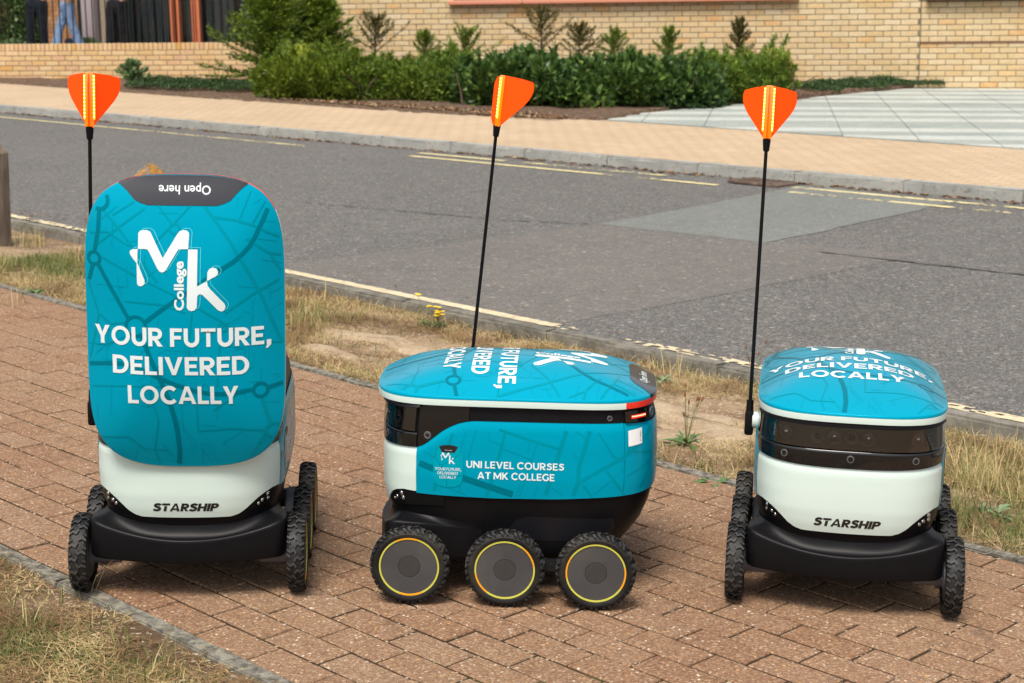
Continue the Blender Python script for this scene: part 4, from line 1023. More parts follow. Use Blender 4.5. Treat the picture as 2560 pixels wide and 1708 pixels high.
U_MIN, U_MAX = -16.0, 10.0
VP0, VP1 = 2.10, 4.00
path = uv_sheet('path', U_MIN, U_MAX, VP0 - 0.012, VP1 + 0.012, lambda x, y: -0.0034, MT['joint'], 1, 0.5)
OFFS = {8: .122, 9: .195, 10: .068, 11: .159, 12: .062, 13: .136, 14: .014, 7: .04, 6: .15, 5: .05, 4: .165}
rp = random.Random(11)
def brick_mesh(L, W, H, ch, jit=0.0):
    hx, hy = L / 2, W / 2
    J = lambda: rp.uniform(-jit, jit)
    top = [(-hx + ch + J(), -hy + ch + J()), (-hx / 3, -hy + ch + J()), (hx / 3, -hy + ch + J()), (hx - ch + J(), -hy + ch + J()), (hx - ch + J(), hy - ch + J()), (hx / 3, hy - ch + J()), (-hx / 3, hy - ch + J()), (-hx + ch + J(), hy - ch + J())]
    mid = [(-hx, -hy), (-hx / 3, -hy + J()), (hx / 3, -hy + J()), (hx, -hy), (hx, hy), (hx / 3, hy + J()), (-hx / 3, hy + J()), (-hx, hy)]
    V = [(x, y, 0) for x, y in top] + [(x, y, -ch) for x, y in mid] + [(x, y, -H) for x, y in mid]
    F = [tuple(range(8))]
    for b in (0, 8):
        for k in range(8): F.append((b + k, b + 8 + k, b + 8 + (k + 1) % 8, b + (k + 1) % 8))
    return V, F
paver_meshes = [mk(*brick_mesh(0.1932, 0.0927, 0.03, 0.0028, 0.0011), MT['paver']) for _ in range(6)]
spots = []
for k in range(19):
    v = VP0 + 0.1 * k + 0.05
    off = OFFS.get(k, (0.065 if k % 2 else 0.165) + rp.uniform(-.03, .03))
    m = math.floor(U_MIN / 0.2)
    while off + 0.2 * m < U_MAX:
        u = off + 0.2 * m + 0.1; x, y = uv2xy(u, v); spots.append((x, y, u, v)); m += 1
def in_view(x, y, z=0, mar=60):
    px, py, d = to_px((x, y, z)); return d > 0.3 and -mar < px < 2560 + mar and -mar < py < 1708 + mar
ROBS = [(-0.7977, 4.1671), (0.0059, 4.1252), (0.8634, 4.1396)]
vis = [s for s in spots if in_view(s[0], s[1])]
def hidden(s): return any(abs(s[0] - rx) < 0.20 and abs(s[1] - ry - 0.05) < 0.22 for rx, ry in ROBS)
vis.sort(key=lambda s: (hidden(s), math.hypot(s[0], s[1])))
near = set(vis[:296])
BV, BF, BR = [], [], []
for s in spots:
    x, y, u, v = s; rot = AX + rp.uniform(-.006, .006); z = rp.uniform(-.0018, .0018)
    if s in near:
        o = link('brick', rp.choice(paver_meshes), path); o.location = (x, y, z); o.rotation_euler = (rp.uniform(-.006, .006), rp.uniform(-.006, .006), rot)
    else:
        V, F = brick_mesh(0.1932, 0.0927, 0.03, 0.0028, 0.001); c, s_ = math.cos(rot), math.sin(rot); n = len(BV); rr = rp.random()
        BV += [(x + a * c - b * s_, y + a * s_ + b * c, z + d) for a, b, d in V]
        for f in F: BF.append(tuple(n + i for i in f)); BR.append(rr)
def joined(name, V, F, mat, parent, rnd, kind='stuff'):
    me = mk(V, F, mat); a = me.attributes.new('rnd', 'FLOAT', 'FACE'); a.data.foreach_set('value', rnd); o = link(name, me, parent); o['kind'] = kind; return o
joined('bricks_beyond', BV, BF, MT['paver'], path, BR)

def stone_run(name, part, u0, u1, L, vA, vB, zf, h, mat, parent=None, gap=0.006, tilt=0.004, vslope=0.0, ch=0.006):
    """a run of concrete stones along u, each a part of its own"""
    root = parent or empty(name)
    if not parent: tag(root, kind='structure')
    u = u0; n = 0
    while u < u1:
        l = L * rp.uniform(0.985, 1.01); w = vB - vA; hx, hy = l / 2 - gap / 2, w / 2
        bm = bmesh.new(); bm_box(bm, (0, 0, -h / 2), (2 * hx, 2 * hy, h), 0)
        es = [e for e in bm.edges if all(v.co.z > -1e-4 for v in e.verts)]
        bmesh.ops.bevel(bm, geom=es, offset=ch, segments=2, affect='EDGES')
        long_ = [e for e in bm.edges if e.calc_length() > 0.2]
        bmesh.ops.subdivide_edges(bm, edges=long_, cuts=6)
        for v in bm.verts:
            if v.co.z > -h * 0.9: v.co += Vector((0, rp.uniform(-1, 1) * ch * 0.25, rp.uniform(-1, 1) * ch * 0.22))
        o = from_bm(part, bm, mat, root, smooth=True, sharp=40)
        vm = (vA + vB) / 2 + vslope * (u + l / 2); x, y = uv2xy(u + l / 2, vm)
        e = 0.05; sl = (zf(*uv2xy(u + l / 2 + e, vm)) - zf(*uv2xy(u + l / 2 - e, vm))) / (2 * e)
        o.location = (x, y, zf(x, y) + rp.uniform(-.003, .003)); o.rotation_euler = (rp.uniform(-tilt, tilt), -math.atan(sl), AX + math.atan(vslope) + rp.uniform(-.004, .004))
        u += l; n += 1
    return root
stone_run('path_edging', 'edging_stone', -5.4, -1.2, 0.914, 2.048, 2.096, lambda x, y: 0.003, 0.12, MT['edging'], ch=0.004)
stone_run('verge_edging', 'edging_stone', -9.4, 0.6, 0.914, 4.005, 4.055, lambda x, y: 0.003, 0.12, MT['edging'], ch=0.004)
stone_run('near_kerb', 'kerb_stone', -11.2, 3.0, 0.914, 5.222, 5.303, lambda x, y: 0.038, 0.16, MT['kerb'], vslope=0.014, ch=0.010)
stone_run('far_kerb', 'kerb_stone', -20.0, 1.5, 0.914, 10.10 + 18.6 * V_SLOPE, 10.225 + 18.6 * V_SLOPE, far_z, 0.24, MT['kerb_far'], vslope=V_SLOPE, ch=0.014)

def nz(x, y, s=1.0):
    return (math.sin(x * 3.1 * s + 1.3 * math.sin(y * 2.3 * s)) + math.sin(y * 4.3 * s + 1.7 * math.sin(x * 1.9 * s)) + math.sin((x + y) * 7.7 * s) * 0.5) / 2.5
def verge_z(x, y):
    t = min(1, max(0, (xy2uv(x, y)[1] - 4.7) / 0.45)); return -0.018 + 0.012 * nz(x, y, 2.2) - 0.002 * t * t
verge = uv_sheet('verge', -14, 8, 4.058, 5.26, lambda x, y: verge_z(x, y) + 0.004 * nz(x, y, 9), MT['soil'], 0.05, 0.05)
lawn = uv_sheet('lawn', -14, 8, -2.5, 2.046, lambda x, y: -0.006 + 0.007 * nz(x, y, 2.4) + 0.003 * nz(x, y, 11), MT['soil_dark'], 0.06, 0.06)
road = uv_sheet('road', -30, 14, 5.20, 10.12, road_z, MT['asphalt'], 0.5, 0.23, skew='end')
pave = uv_sheet('far_pavement', -30, 14, 10.222, 13.3, lambda x, y: far_z(x, y) - 0.004, MT['buff'], 0.6, 0.5, skew='start')


# road patches and cracks: thin sheets lying on the road, given as corner pixels of what they cover
def px_road(px, py):
    z = 0.05
    for _ in range(12):
        P = on_plane(px, py, Vector((0, 0, 1)), z); z = road_z(P.x, P.y)
    return P.x, P.y
def sheet(name, pts, lift, mat, n=14, parent=None, jag=0.0):
    A, B, C_, D_ = [np.array(p) for p in pts]; V, F = [], []
    for i in range(n + 1):
        for j in range(n + 1):
            s, t = i / n, j / n; p = (A * (1 - s) + B * s) * (1 - t) + (D_ * (1 - s) + C_ * s) * t
            x, y = p
            if jag and (i in (0, n) or j in (0, n)): x += rp.uniform(-jag, jag); y += rp.uniform(-jag, jag)
            V.append((x, y, road_z(x, y) + lift))
    for i in range(n):
        for j in range(n): a = i * (n + 1) + j; F.append((a, a + n + 1, a + n + 2, a + 1))
    o = obj(name, V, F, mat, parent, smooth=True)
    bm = bmesh.new(); bm.from_mesh(o.data); fix_normals(bm)
    if sum(f.normal.z for f in bm.faces) < 0: bmesh.ops.reverse_faces(bm, faces=bm.faces)
    bm.to_mesh(o.data); bm.free(); return tag(o, kind='structure')
D_ = 1.08936
dp = lambda x, y: px_road(x * D_, y * D_)
sheet('road_patch', [dp(560, 618), dp(1368, 515), dp(2105, 586), dp(1240, 752)], 0.0015, MT['asphalt_fine'], jag=0.012)
sheet('road_patch', [dp(1370, 515), dp(1855, 424), dp(2180, 466), dp(1760, 558)], 0.003, MT['asphalt_green'], jag=0.012)
def strip(name, pts, w, lift, mat, wob=0.0, keep=None, n_per=0.05, zf=None):
    P = [np.array(p, float) for p in pts]; V, F = [], []; prev = None
    for a, b in zip(P[:-1], P[1:]):
        L = np.hypot(*(b - a)); n = max(1, int(L / n_per)); T = (b - a) / L; N = np.array([-T[1], T[0]])
        for k in range(n + (1 if b is P[-1] else 0)):
            c = a + (b - a) * k / n; c = c + N * rp.uniform(-wob, wob); ww = w * (1 + rp.uniform(-.5, .5) * (1 if wob else 0.12))
            V += [(*(c + N * ww / 2), (zf or road_z)(*(c + N * ww / 2)) + lift), (*(c - N * ww / 2), (zf or road_z)(*(c - N * ww / 2)) + lift)]
            i = len(V) - 2
            if prev is not None and (keep is None or keep()): F.append((prev, prev + 1, i + 1, i))
            prev = i
    return tag(obj(name, V, F, mat), kind='structure')
strip('road_crack', [dp(700, 466), dp(830, 478), dp(1000, 492), dp(1180, 508), dp(1372, 516)], 0.014, 0.005, MT['crack'], 0.010, lambda: rp.random() < .72)
strip('road_crack', [dp(1880, 580), dp(1990, 592), dp(2150, 610), dp(2350, 632), dp(2600, 660)], 0.018, 0.005, MT['crack'], 0.008, lambda: rp.random() < .93)

# worn paint: small cells of line kept or lost by a coarse random field
def worn_line(name, u0, u1, vf, w, keepf, mat, zf, lift=0.0045, du=0.03, nv=4):
    V, F, idx = [], [], {}
    nu = int((u1 - u0) / du)
    fld = np.random.default_rng(abs(hash(round(u0 * 7 + vf(0) * 13, 3))) % 2 ** 31).random(nu + 40)
    sm = np.convolve(fld, np.ones(9) / 9, 'same')
    def vid(i, j):
        if (i, j) not in idx:
            u = u0 + i * du; v = vf(u) + w * (j / nv - 0.5) + rp.uniform(-.005, .005); x, y = uv2xy(u + rp.uniform(-.008, .008), v); idx[(i, j)] = len(V); V.append((x, y, zf(x, y) + lift))
        return idx[(i, j)]
    for i in range(nu):
        for j in range(nv):
            k = keepf(u0 + i * du)
            if sm[i] + 0.34 * (rp.random() - 0.5) < k: F.append((vid(i, j), vid(i + 1, j), vid(i + 1, j + 1), vid(i, j + 1)))
    if F: return tag(obj(name, V, F, mat), kind='structure')
def pieces(lst, base=-1):
    def f(u):
        for a, b, k in lst:
            if a <= u <= b: return k
        return base
    return f
xyu = lambda x, y: xy2uv(*dp(x, y))[0]
vl1, vl2 = (lambda u: v_far(u) - 0.24), (lambda u: v_far(u) - 0.48)
worn_line('yellow_line', -20, xyu(690, 338), vl2, 0.065, pieces([(-20, xyu(400, 294), 0.78), (xyu(400, 294), xyu(690, 338), 0.53)]), MT['yellow_line'], road_z)
worn_line('yellow_line', xyu(930, 360), xyu(1700, 418), vl2, 0.065, pieces([(xyu(930, 360), xyu(1380, 400), 0.80), (xyu(1380, 400), xyu(1560, 410), 0.50), (xyu(1560, 410), xyu(1690, 418), 0.8)]), MT['yellow_line'], road_z)
worn_line('yellow_line', xyu(960, 352), xyu(1560, 400), vl1, 0.065, pieces([(xyu(960, 352), xyu(1150, 370), 0.8), (xyu(1150, 370), xyu(1560, 400), 0.42)]), MT['yellow_line'], road_z)
worn_line('yellow_line', xyu(1860, 424), 3, vl1, 0.065, pieces([(xyu(1860, 424), 3, 0.6)]), MT['yellow_line'], road_z)
worn_line('yellow_line', xyu(1880, 430), 3, vl2, 0.065, pieces([(xyu(1880, 430), xyu(2080, 455), 0.42), (xyu(2080, 455), xyu(2220, 468), 0.75), (xyu(2220, 468), 3, 0.45)]), MT['yellow_line'], road_z)
worn_line('edge_line', -12, 3, lambda u: 5.353 + 0.014 * u, 0.07, pieces([(-12, xyu(560, 620), 0.56), (xyu(560, 620), xyu(1230, 755), 0.95), (xyu(1230, 755), xyu(1500, 815), 0.46), (xyu(1500, 815), 3, 0.52)]), MT['cream_line'], road_z, 0.004)

# gully grate by the far kerb
gx, gy = px_road(1765 * D_, 420 * D_); gu, gv = xy2uv(gx, gy)
gr = empty('drain_grate', (gx, gy, road_z(gx, gy)), AX)
tag(gr, 'rusty iron drain grate set in the road against the far kerb', 'drain')
bm = bmesh.new()
for c, s in (((0, .20, .008), (.46, .03, .02)), ((0, -.20, .008), (.46, .03, .02)), ((.215, 0, .008), (.03, .37, .02)), ((-.215, 0, .008), (.03, .37, .02))): bm_box(bm, c, s, .003)
from_bm('frame', bm, MT['iron'], gr, smooth=True, sharp=35)
box('sump', (0, 0, -.004), (.40, .37, .02), MT['crack'], gr)
for k in range(9):
    b = box('bar', (-.175 + k * .044, 0, .010), (.018, .37, .014), MT['iron'], gr, .002)

# plaza of slabs, striped light and dark
pz0 = Vector(on_plane(1390 * D_, 275 * D_, Vector((-0.0246, -0.00296, 1)), 0.0903)); AP = R(-8.5)
ex, ey = Vector((math.cos(AP), math.sin(AP), 0)), Vector((-math.sin(AP), math.cos(AP), 0))
def on_far(x, y): return Vector(on_plane(x * D_, y * D_, Vector((-0.0246, -0.00296, 1)), 0.0903 + 0.006))
edge_pts = [on_far(*p) for p in ((1392, 275), (1480, 258), (1560, 250), (1700, 238), (1840, 226), (2000, 210), (2150, 196), (2260, 190), (2350, 186))]
plaza = uv_sheet('plaza', -14, 14, 13.15, 17.0, lambda x, y: far_z(x, y) - 0.002, MT['slab_joint'], 0.5, 0.5)
inside_plaza = lambda p: xy2uv(p.x, p.y)[1] > 13.17 and p.x > 0.95 and p.y < float(np.interp(p.x, [q.x for q in edge_pts] + [12], [q.y for q in edge_pts] + [edge_pts[-1].y + .5]))
SW, SD = 0.655, 0.40
bed = uv_sheet('planting_bed', -30, 8, 12.3, 24.0, lambda x, y: far_z(x, y) + 0.004 + 0.04 * min(1, max(0, (xy2uv(x, y)[1] - 12.9) / 3)) + 0.012 * (1 + nz(x, y, 3)), MT['mulch'], 0.12, 0.09)
bm = bmesh.new(); bm.from_mesh(bed.data)
def off_bed(p):
    v = xy2uv(p.x, p.y)[1]
    return v < float(np.interp(p.x, [-6, -.9, .3, .93], [12.45, 12.62, 12.9, 13.17])) + .03 * nz(p.x, p.y, 4) or (p.x > .93 and (v < 13.17 or inside_plaza(p)))
bmesh.ops.delete(bm, geom=[f for f in bm.faces if off_bed(f.calc_center_median())], context='FACES')
_be = [q for q in bm.edges if q.is_boundary]; _ex = bmesh.ops.extrude_edge_only(bm, edges=_be)
for q in _ex['geom']:
    if isinstance(q, bmesh.types.BMVert): q.co.z -= 0.10
bm.to_mesh(bed.data); bm.free()
def clip_poly(poly):
    """cut a slab outline to the plaza's front and rear edges"""
    def cut(P, f):
        out = []
        for a, b in zip(P, P[1:] + P[:1]):
            fa, fb = f(a), f(b)
            if fa >= 0: out.append(a)
            if fa * fb < 0: out.append(a + (b - a) * (fa / (fa - fb)))
        return out
    P = cut(poly, lambda p: xy2uv(p.x, p.y)[1] - 13.17)
    if P: P = cut(P, lambda p: float(np.interp(p.x, [q.x for q in edge_pts] + [14], [q.y for q in edge_pts] + [edge_pts[-1].y + 1])) - p.y)
    return P
org = Vector((2.96, 15.15, 0)); TONE = 'LDLDDLDLDLDDLDLDLDLDLDDLDLD'
for j in range(-8, 27):
    for i in range(-5, 9):
        c = [org + ex * (SW * (i + a)) + ey * (SD * (j + b)) for a, b in ((0.006, 0.012), (0.994, 0.012), (0.994, 0.988), (0.006, 0.988))]
        P = clip_poly(c)
        if len(P) < 3: continue
        ctr = sum(P, Vector()) / len(P)
        ar = abs(sum(a.x * b.y - b.x * a.y for a, b in zip(P, P[1:] + P[:1]))) / 2
        if ar < 0.004 or not in_view(ctr.x, ctr.y, 0.2, 250): continue
        bm = bmesh.new(); top = [bm.verts.new((p.x, p.y, far_z(p.x, p.y) + 0.006)) for p in P]; lo = [bm.verts.new((p.x, p.y, far_z(p.x, p.y) - 0.05)) for p in P]
        bm.faces.new(top)
        for a in range(len(P)): b = (a + 1) % len(P); bm.faces.new((top[a], lo[a], lo[b], top[b]))
        fix_normals(bm)
        from_bm('slab', bm, MT['slab_l' if TONE[j % len(TONE)] == 'L' else 'slab_d'], plaza)

# ------------------------------------------------------------------ building, low wall, facade
WD = Vector((0.96788, -0.25140, 0.034)).normalized(); WN0 = Vector((-0.25140, -0.96788, 0)).normalized()
WZ = WN0.cross(WD).normalized(); WZ = WZ if WZ.z > 0 else -WZ
WO = Vector((-2.2, 24.5, 0.11))
WM = Matrix(((WD.x, -WN0.x, WZ.x, WO.x), (WD.y, -WN0.y, WZ.y, WO.y), (WD.z, -WN0.z, WZ.z, WO.z), (0, 0, 0, 1)))   # along, into the wall, up
def wl(a, n, z): return WM @ Vector((a, n, z))
YB_ = [(0.0, (0.58, 0.445, 0.25)), (0.22, (0.62, 0.49, 0.30)), (0.42, (0.58, 0.42, 0.215)), (0.58, (0.66, 0.54, 0.355)), (0.74, (0.60, 0.43, 0.235)), (0.86, (0.64, 0.49, 0.285)), (0.94, (0.66, 0.45, 0.225)), (1.0, (0.62, 0.375, 0.165))]
MT['wall_brick'] = m_brick('buff_brick', YB_)
MT['low_brick'] = m_brick('warm_buff_brick', [(0.0, (0.60, 0.40, 0.20)), (0.35, (0.68, 0.48, 0.27)), (0.6, (0.62, 0.42, 0.20)), (0.8, (0.60, 0.37, 0.22)), (0.92, (0.66, 0.46, 0.24)), (1.0, (0.60, 0.33, 0.10))])
MT['mortar'] = m_concrete('mortar', (0.17, 0.145, 0.098), (0.24, 0.205, 0.14), 6)
MT['sill'] = plain('salmon_painted_sill', (0.62, 0.255, 0.165), 0.45)
MT['sill_dark'] = plain('brown_painted_sill', (0.18, 0.07, 0.045), 0.5)
MT['terracotta'] = plain('terracotta_painted_frame', (0.55, 0.155, 0.065), 0.45)
MT['frame_dark'] = plain('dark_green_frame', (0.010, 0.018, 0.018), 0.4)
MT['blind'] = plain('grey_blind_fabric', (0.30, 0.32, 0.31), 0.8)
MT['room'] = plain('dim_interior', (0.012, 0.011, 0.011), 0.9)
MT['lilac'] = plain('lilac_grey_column', (0.36, 0.30, 0.31), 0.6)
MT['blue'] = plain('blue_banner_cloth', (0.006, 0.035, 0.19), 0.7)
MT['rail'] = plain('black_railing_paint', (0.006, 0.006, 0.007), 0.4)
def face_brick(L, H, prd=0.004, ch=0.004):
    V = [(ch, -prd, ch), (L - ch, -prd, ch), (L - ch, -prd, H - ch), (ch, -prd, H - ch), (0, 0, 0), (L, 0, 0), (L, 0, H), (0, 0, H), (0, 0.02, 0), (L, 0.02, 0), (L, 0.02, H), (0, 0.02, H)]
    F = [(0, 1, 2, 3)]
    for b in (0, 4):
        for k in range(4): F.append((b + k, b + 4 + k, b + 4 + (k + 1) % 4, b + (k + 1) % 4))
    return V, F
rb = random.Random(23)
def brick_field(parent, a0, a1, z0, nrows, mat, part_budget, skip=None, n_off=0.0, stuff_name='bricks_beyond'):
    full = mk(*face_brick(0.215, 0.065), mat); cells = []
    for r in range(nrows):
        z = z0 + 0.075 * r; a = a0 - (0.1125 if r % 2 else 0)
        while a < a1:
            s, e = max(a, a0), min(a + 0.215, a1)
            if e - s > 0.03 and not (skip and skip((s + e) / 2, z)): cells.append((s, e - s, z))
            a += 0.225
    def vis(c):
        P = wl(c[0] + c[1] / 2, n_off, c[2] + .03); px, py, d = to_px(P); return -20 < px < 2580 and -8 < py < 240
    cells.sort(key=lambda c: (not vis(c), wl(c[0], 0, c[2]).y - c[2] * 0.2)); V, F, RN = [], [], []
    for i, (s, L, z) in enumerate(cells):
        jit = rb.uniform(-.0015, .0015)
        if i < part_budget and vis((s, L, z)):
            o = link('brick', full if abs(L - .215) < 1e-4 else mk(*face_brick(L, 0.065), mat), parent); o.location = (s, n_off + jit, z)
        else:
            v, f = face_brick(L, 0.065); n = len(V); q = rb.random()
            V += [(x + s, y + n_off + jit, w + z) for x, y, w in v]
            for k in f: F.append(tuple(n + i_ for i_ in k)); RN.append(q)
    if V: joined(stuff_name, V, F, mat, parent, RN)
bld = empty('brick_building'); bld.matrix_world = WM
tag(bld, 'pale buff brick building with a salmon window sill behind the hedge', 'building')
A_C, A_J, A_E = -0.56, 7.80, 13.0
box('wall', ((A_C + A_J) / 2, 0.15, 1.4), (A_J - A_C, 0.296, 4.6), MT['mortar'], bld)
box('wall', ((A_J + A_E) / 2 + .005, 0.165, 1.4), (A_E - A_J, 0.296, 4.6), MT['mortar'], bld)
box('return_wall', (A_C + 0.149, 2.05, 1.4), (0.298, 3.5, 4.6), MT['mortar'], bld)
in_sill = lambda a, z: z > 1.05 and (1.28 < a < 6.24)
brick_field(bld, A_C + .01, A_J - .006, -0.15, 23, MT['wall_brick'], 240, in_sill)
brick_field(bld, A_J + .006, A_E, -0.15, 23, MT['wall_brick'], 58, lambda a, z: z > 1.03, n_off=0.015, stuff_name='bricks_at_the_end')
def win(a0, a1, z0, sill):
    w = box('window', ((a0 + a1) / 2, 0.03, z0 + 0.75), (a1 - a0 - 0.02, 0.05, 1.4), MT['room'], bld)
    bm = bmesh.new(); bm_box(bm, ((a0 + a1) / 2, -0.035, z0 - 0.03), (a1 - a0, 0.14, 0.06), 0.008)
    from_bm('sill', bm, sill, w, smooth=True, sharp=35)
    bm = bmesh.new()
    for k in range(5): bm_box(bm, (a0 + 0.05 + (a1 - a0 - 0.1) * k / 4, -0.004, z0 + 0.75), (0.06, 0.03, 1.4), 0.004)
    from_bm('frame', bm, MT['terracotta'], w, smooth=True, sharp=35)
win(1.30, 6.20, 1.148, MT['sill'])
win(7.86, 12.0, 1.122, MT['sill_dark'])
box('ledge_shadow_strip', ((A_J + A_E) / 2 + .004, 0.012, 0.512), (A_E - A_J, 0.024, 0.014), MT['sill_dark'], bld)  # dark strip standing in for the shadow line at the recessed joint
# low wall with a brick-on-edge coping
low = empty('low_brick_wall'); low.matrix_world = WM
tag(low, 'low yellow brick wall with upright coping bricks below the railing', 'wall')
LA0, LA1 = -9.2, A_C - 0.002
box('core', ((LA0 + LA1) / 2, 0.1075, 0.17), (LA1 - LA0, 0.209, 0.632), MT['mortar'], low)
brick_field(low, LA0, LA1, -0.035, 7, MT['low_brick'], 190)
ce = mk(*face_brick(0.066, 0.103, 0.006, 0.005), MT['low_brick'])
a = LA0
while a < LA1 - 0.07:
    o = link('coping_brick', ce, low); o.location = (a, rb.uniform(-.002, .002), 0.488); a += 0.0752
box('coping_core', ((LA0 + LA1) / 2, 0.115, 0.5365), (LA1 - LA0, 0.20, 0.101), MT['low_brick'], low)
# terrace, railing
ter = obj('terrace', [wl(-14, .215, 0.30), wl(A_C, .215, 0.30), wl(A_C, 4.0, 0.30), wl(-14, 4.0, 0.30)], [(0, 1, 2, 3)], MT['slab_d']); tag(ter, kind='structure')
rl = empty('railing'); rl.matrix_world = WM
tag(rl, 'black vertical bar railing on the terrace behind the low brick wall', 'railing')
box('rail', ((LA0 + LA1) / 2, 0.45, 1.50), (LA1 - LA0, 0.04, 0.04), MT['rail'], rl)
box('rail', ((LA0 + LA1) / 2, 0.45, 0.40), (LA1 - LA0, 0.03, 0.03), MT['rail'], rl)
bar = mk([(x, y, z) for z in (0.415, 1.48) for x, y in ((-.007, -.007), (.007, -.007), (.007, .007), (-.007, .007))], [(0, 1, 5, 4), (1, 2, 6, 5), (2, 3, 7, 6), (3, 0, 4, 7), (4, 5, 6, 7), (3, 2, 1, 0)], MT['rail'])
a = LA0 + .05
while a < LA1:
    o = link('bar', bar, rl); o.location = (a, 0.45, 0); a += 0.112
# glazed front behind the terrace
FN = 3.6
fc = empty('glazed_front'); fc.matrix_world = WM @ Matrix.Translation((0, FN, 0))
tag(fc, 'dark glazed front with terracotta frames and grey blinds behind the railing', 'shopfront')
def fa(px):                               # distance along the glazed front of a picture column
    d = px_ray(px, 40); o = Vector((0, 0, CAM_H)); n = -WN0; t = (n.dot(WO) + FN - n.dot(o)) / n.dot(d); P = o + d * t
    return (Matrix(fc.matrix_world).inverted() @ P).x
F0, F1 = fa(200), fa(860)
box('back_wall', ((F0 + F1) / 2, 1.2, 1.5), (F1 - F0, 0.05, 3), MT['room'], fc)
box('floor_slab', ((F0 + F1) / 2, 0.6, 0.27), (F1 - F0, 1.2, 0.05), MT['room'], fc)
box('head', ((F0 + F1) / 2, 0.0, 3.0), (F1 - F0, 0.2, 0.3), MT['frame_dark'], fc)
for p0, p1, m in ((428, 437, 'terracotta'), (444, 452, 'terracotta'), (481, 490, 'terracotta'), (493, 502, 'terracotta'), (312, 318, 'terracotta'), (604, 616, 'frame_dark'), (797, 808, 'terracotta'), (809, 824, 'frame_dark'), (197, 206, 'frame_dark'), (322, 328, 'frame_dark'), (176, 186, 'terracotta')):
    a0, a1 = fa(p0), fa(p1); box('mullion', ((a0 + a1) / 2, 0, 1.5), (a1 - a0, 0.09, 2.6), MT[m], fc, 0.004)
a0, a1 = fa(237), fa(268); box('column', ((a0 + a1) / 2, -0.35, 1.5), (a1 - a0, 0.25, 2.7), MT['lilac'], fc, 0.01)
for p0, p1 in ((330, 338), (343, 356), (360, 374), (379, 392), (397, 408), (412, 426), (455, 466), (469, 479), (507, 520), (526, 540), (545, 558), (562, 575), (590, 603)):
    a0, a1 = fa(p0), fa(p1); box('blind_slat', ((a0 + a1) / 2, 0.16 + 0.02 * ((p0 * 7) % 3), 1.5), (a1 - a0, 0.006, 2.5), MT['blind'], fc)
for p0, p1 in ((206, 236), (269, 311), (329, 427), (453, 480), (503, 603), (617, 796)):
    a0, a1 = fa(p0), fa(p1); box('glass_pane', ((a0 + a1) / 2, 0.02, 1.5), (a1 - a0, 0.008, 2.6), MT['window_glass'], fc)
a0, a1 = fa(643), fa(706)
bn = box('blue_banner', ((a0 + a1) / 2, 0.55, 1.3), (a1 - a0, 0.02, 1.5), MT['blue'], None); bn.matrix_world = fc.matrix_world.copy()
tag(bn, 'deep blue banner hanging inside the dark glazed front', 'banner')
# brick side wall with ivy, far left
MT['red_brick'] = m_brick('orange_brown_brick', [(0.0, (0.30, 0.13, 0.055)), (0.5, (0.38, 0.17, 0.07)), (0.8, (0.26, 0.11, 0.05)), (1.0, (0.42, 0.22, 0.11))])
sw = empty('ivy_wall'); sw.matrix_world = WM @ Matrix.Translation((0, FN + 0.3, 0))
tag(sw, 'orange brown brick wall partly covered in ivy behind the standing people', 'wall')
box('core', (F0 - 2.0, 0.12, 1.3), (3.9, 0.2, 2.6), MT['mortar'], sw)
V, F, RN = [], [], []
for r in range(30):
    a = F0 - 3.9 - (0.1125 if r % 2 else 0)
    while a < F0 - 0.1:
        v, f = face_brick(.215, .065); n = len(V); q = rb.random(); V += [(x + a, y + 0.017, w + 0.1 + .075 * r) for x, y, w in v]
        for k in f: F.append(tuple(n + i for i in k)); RN.append(q)
        a += .225
joined('bricks', V, F, MT['red_brick'], sw, RN)
bg_ = box('bag', (0, 0, 0.16), (0.42, 0.2, 0.32), plain('navy_bag_cloth', (0.008, 0.016, 0.045), 0.7), None, 0.05)
Pb = WM @ Vector((fa(243), FN - 0.75, 0.30)); bg_.location = Pb; tag(bg_, 'navy bag standing on the terrace beside the lilac column', 'bag')

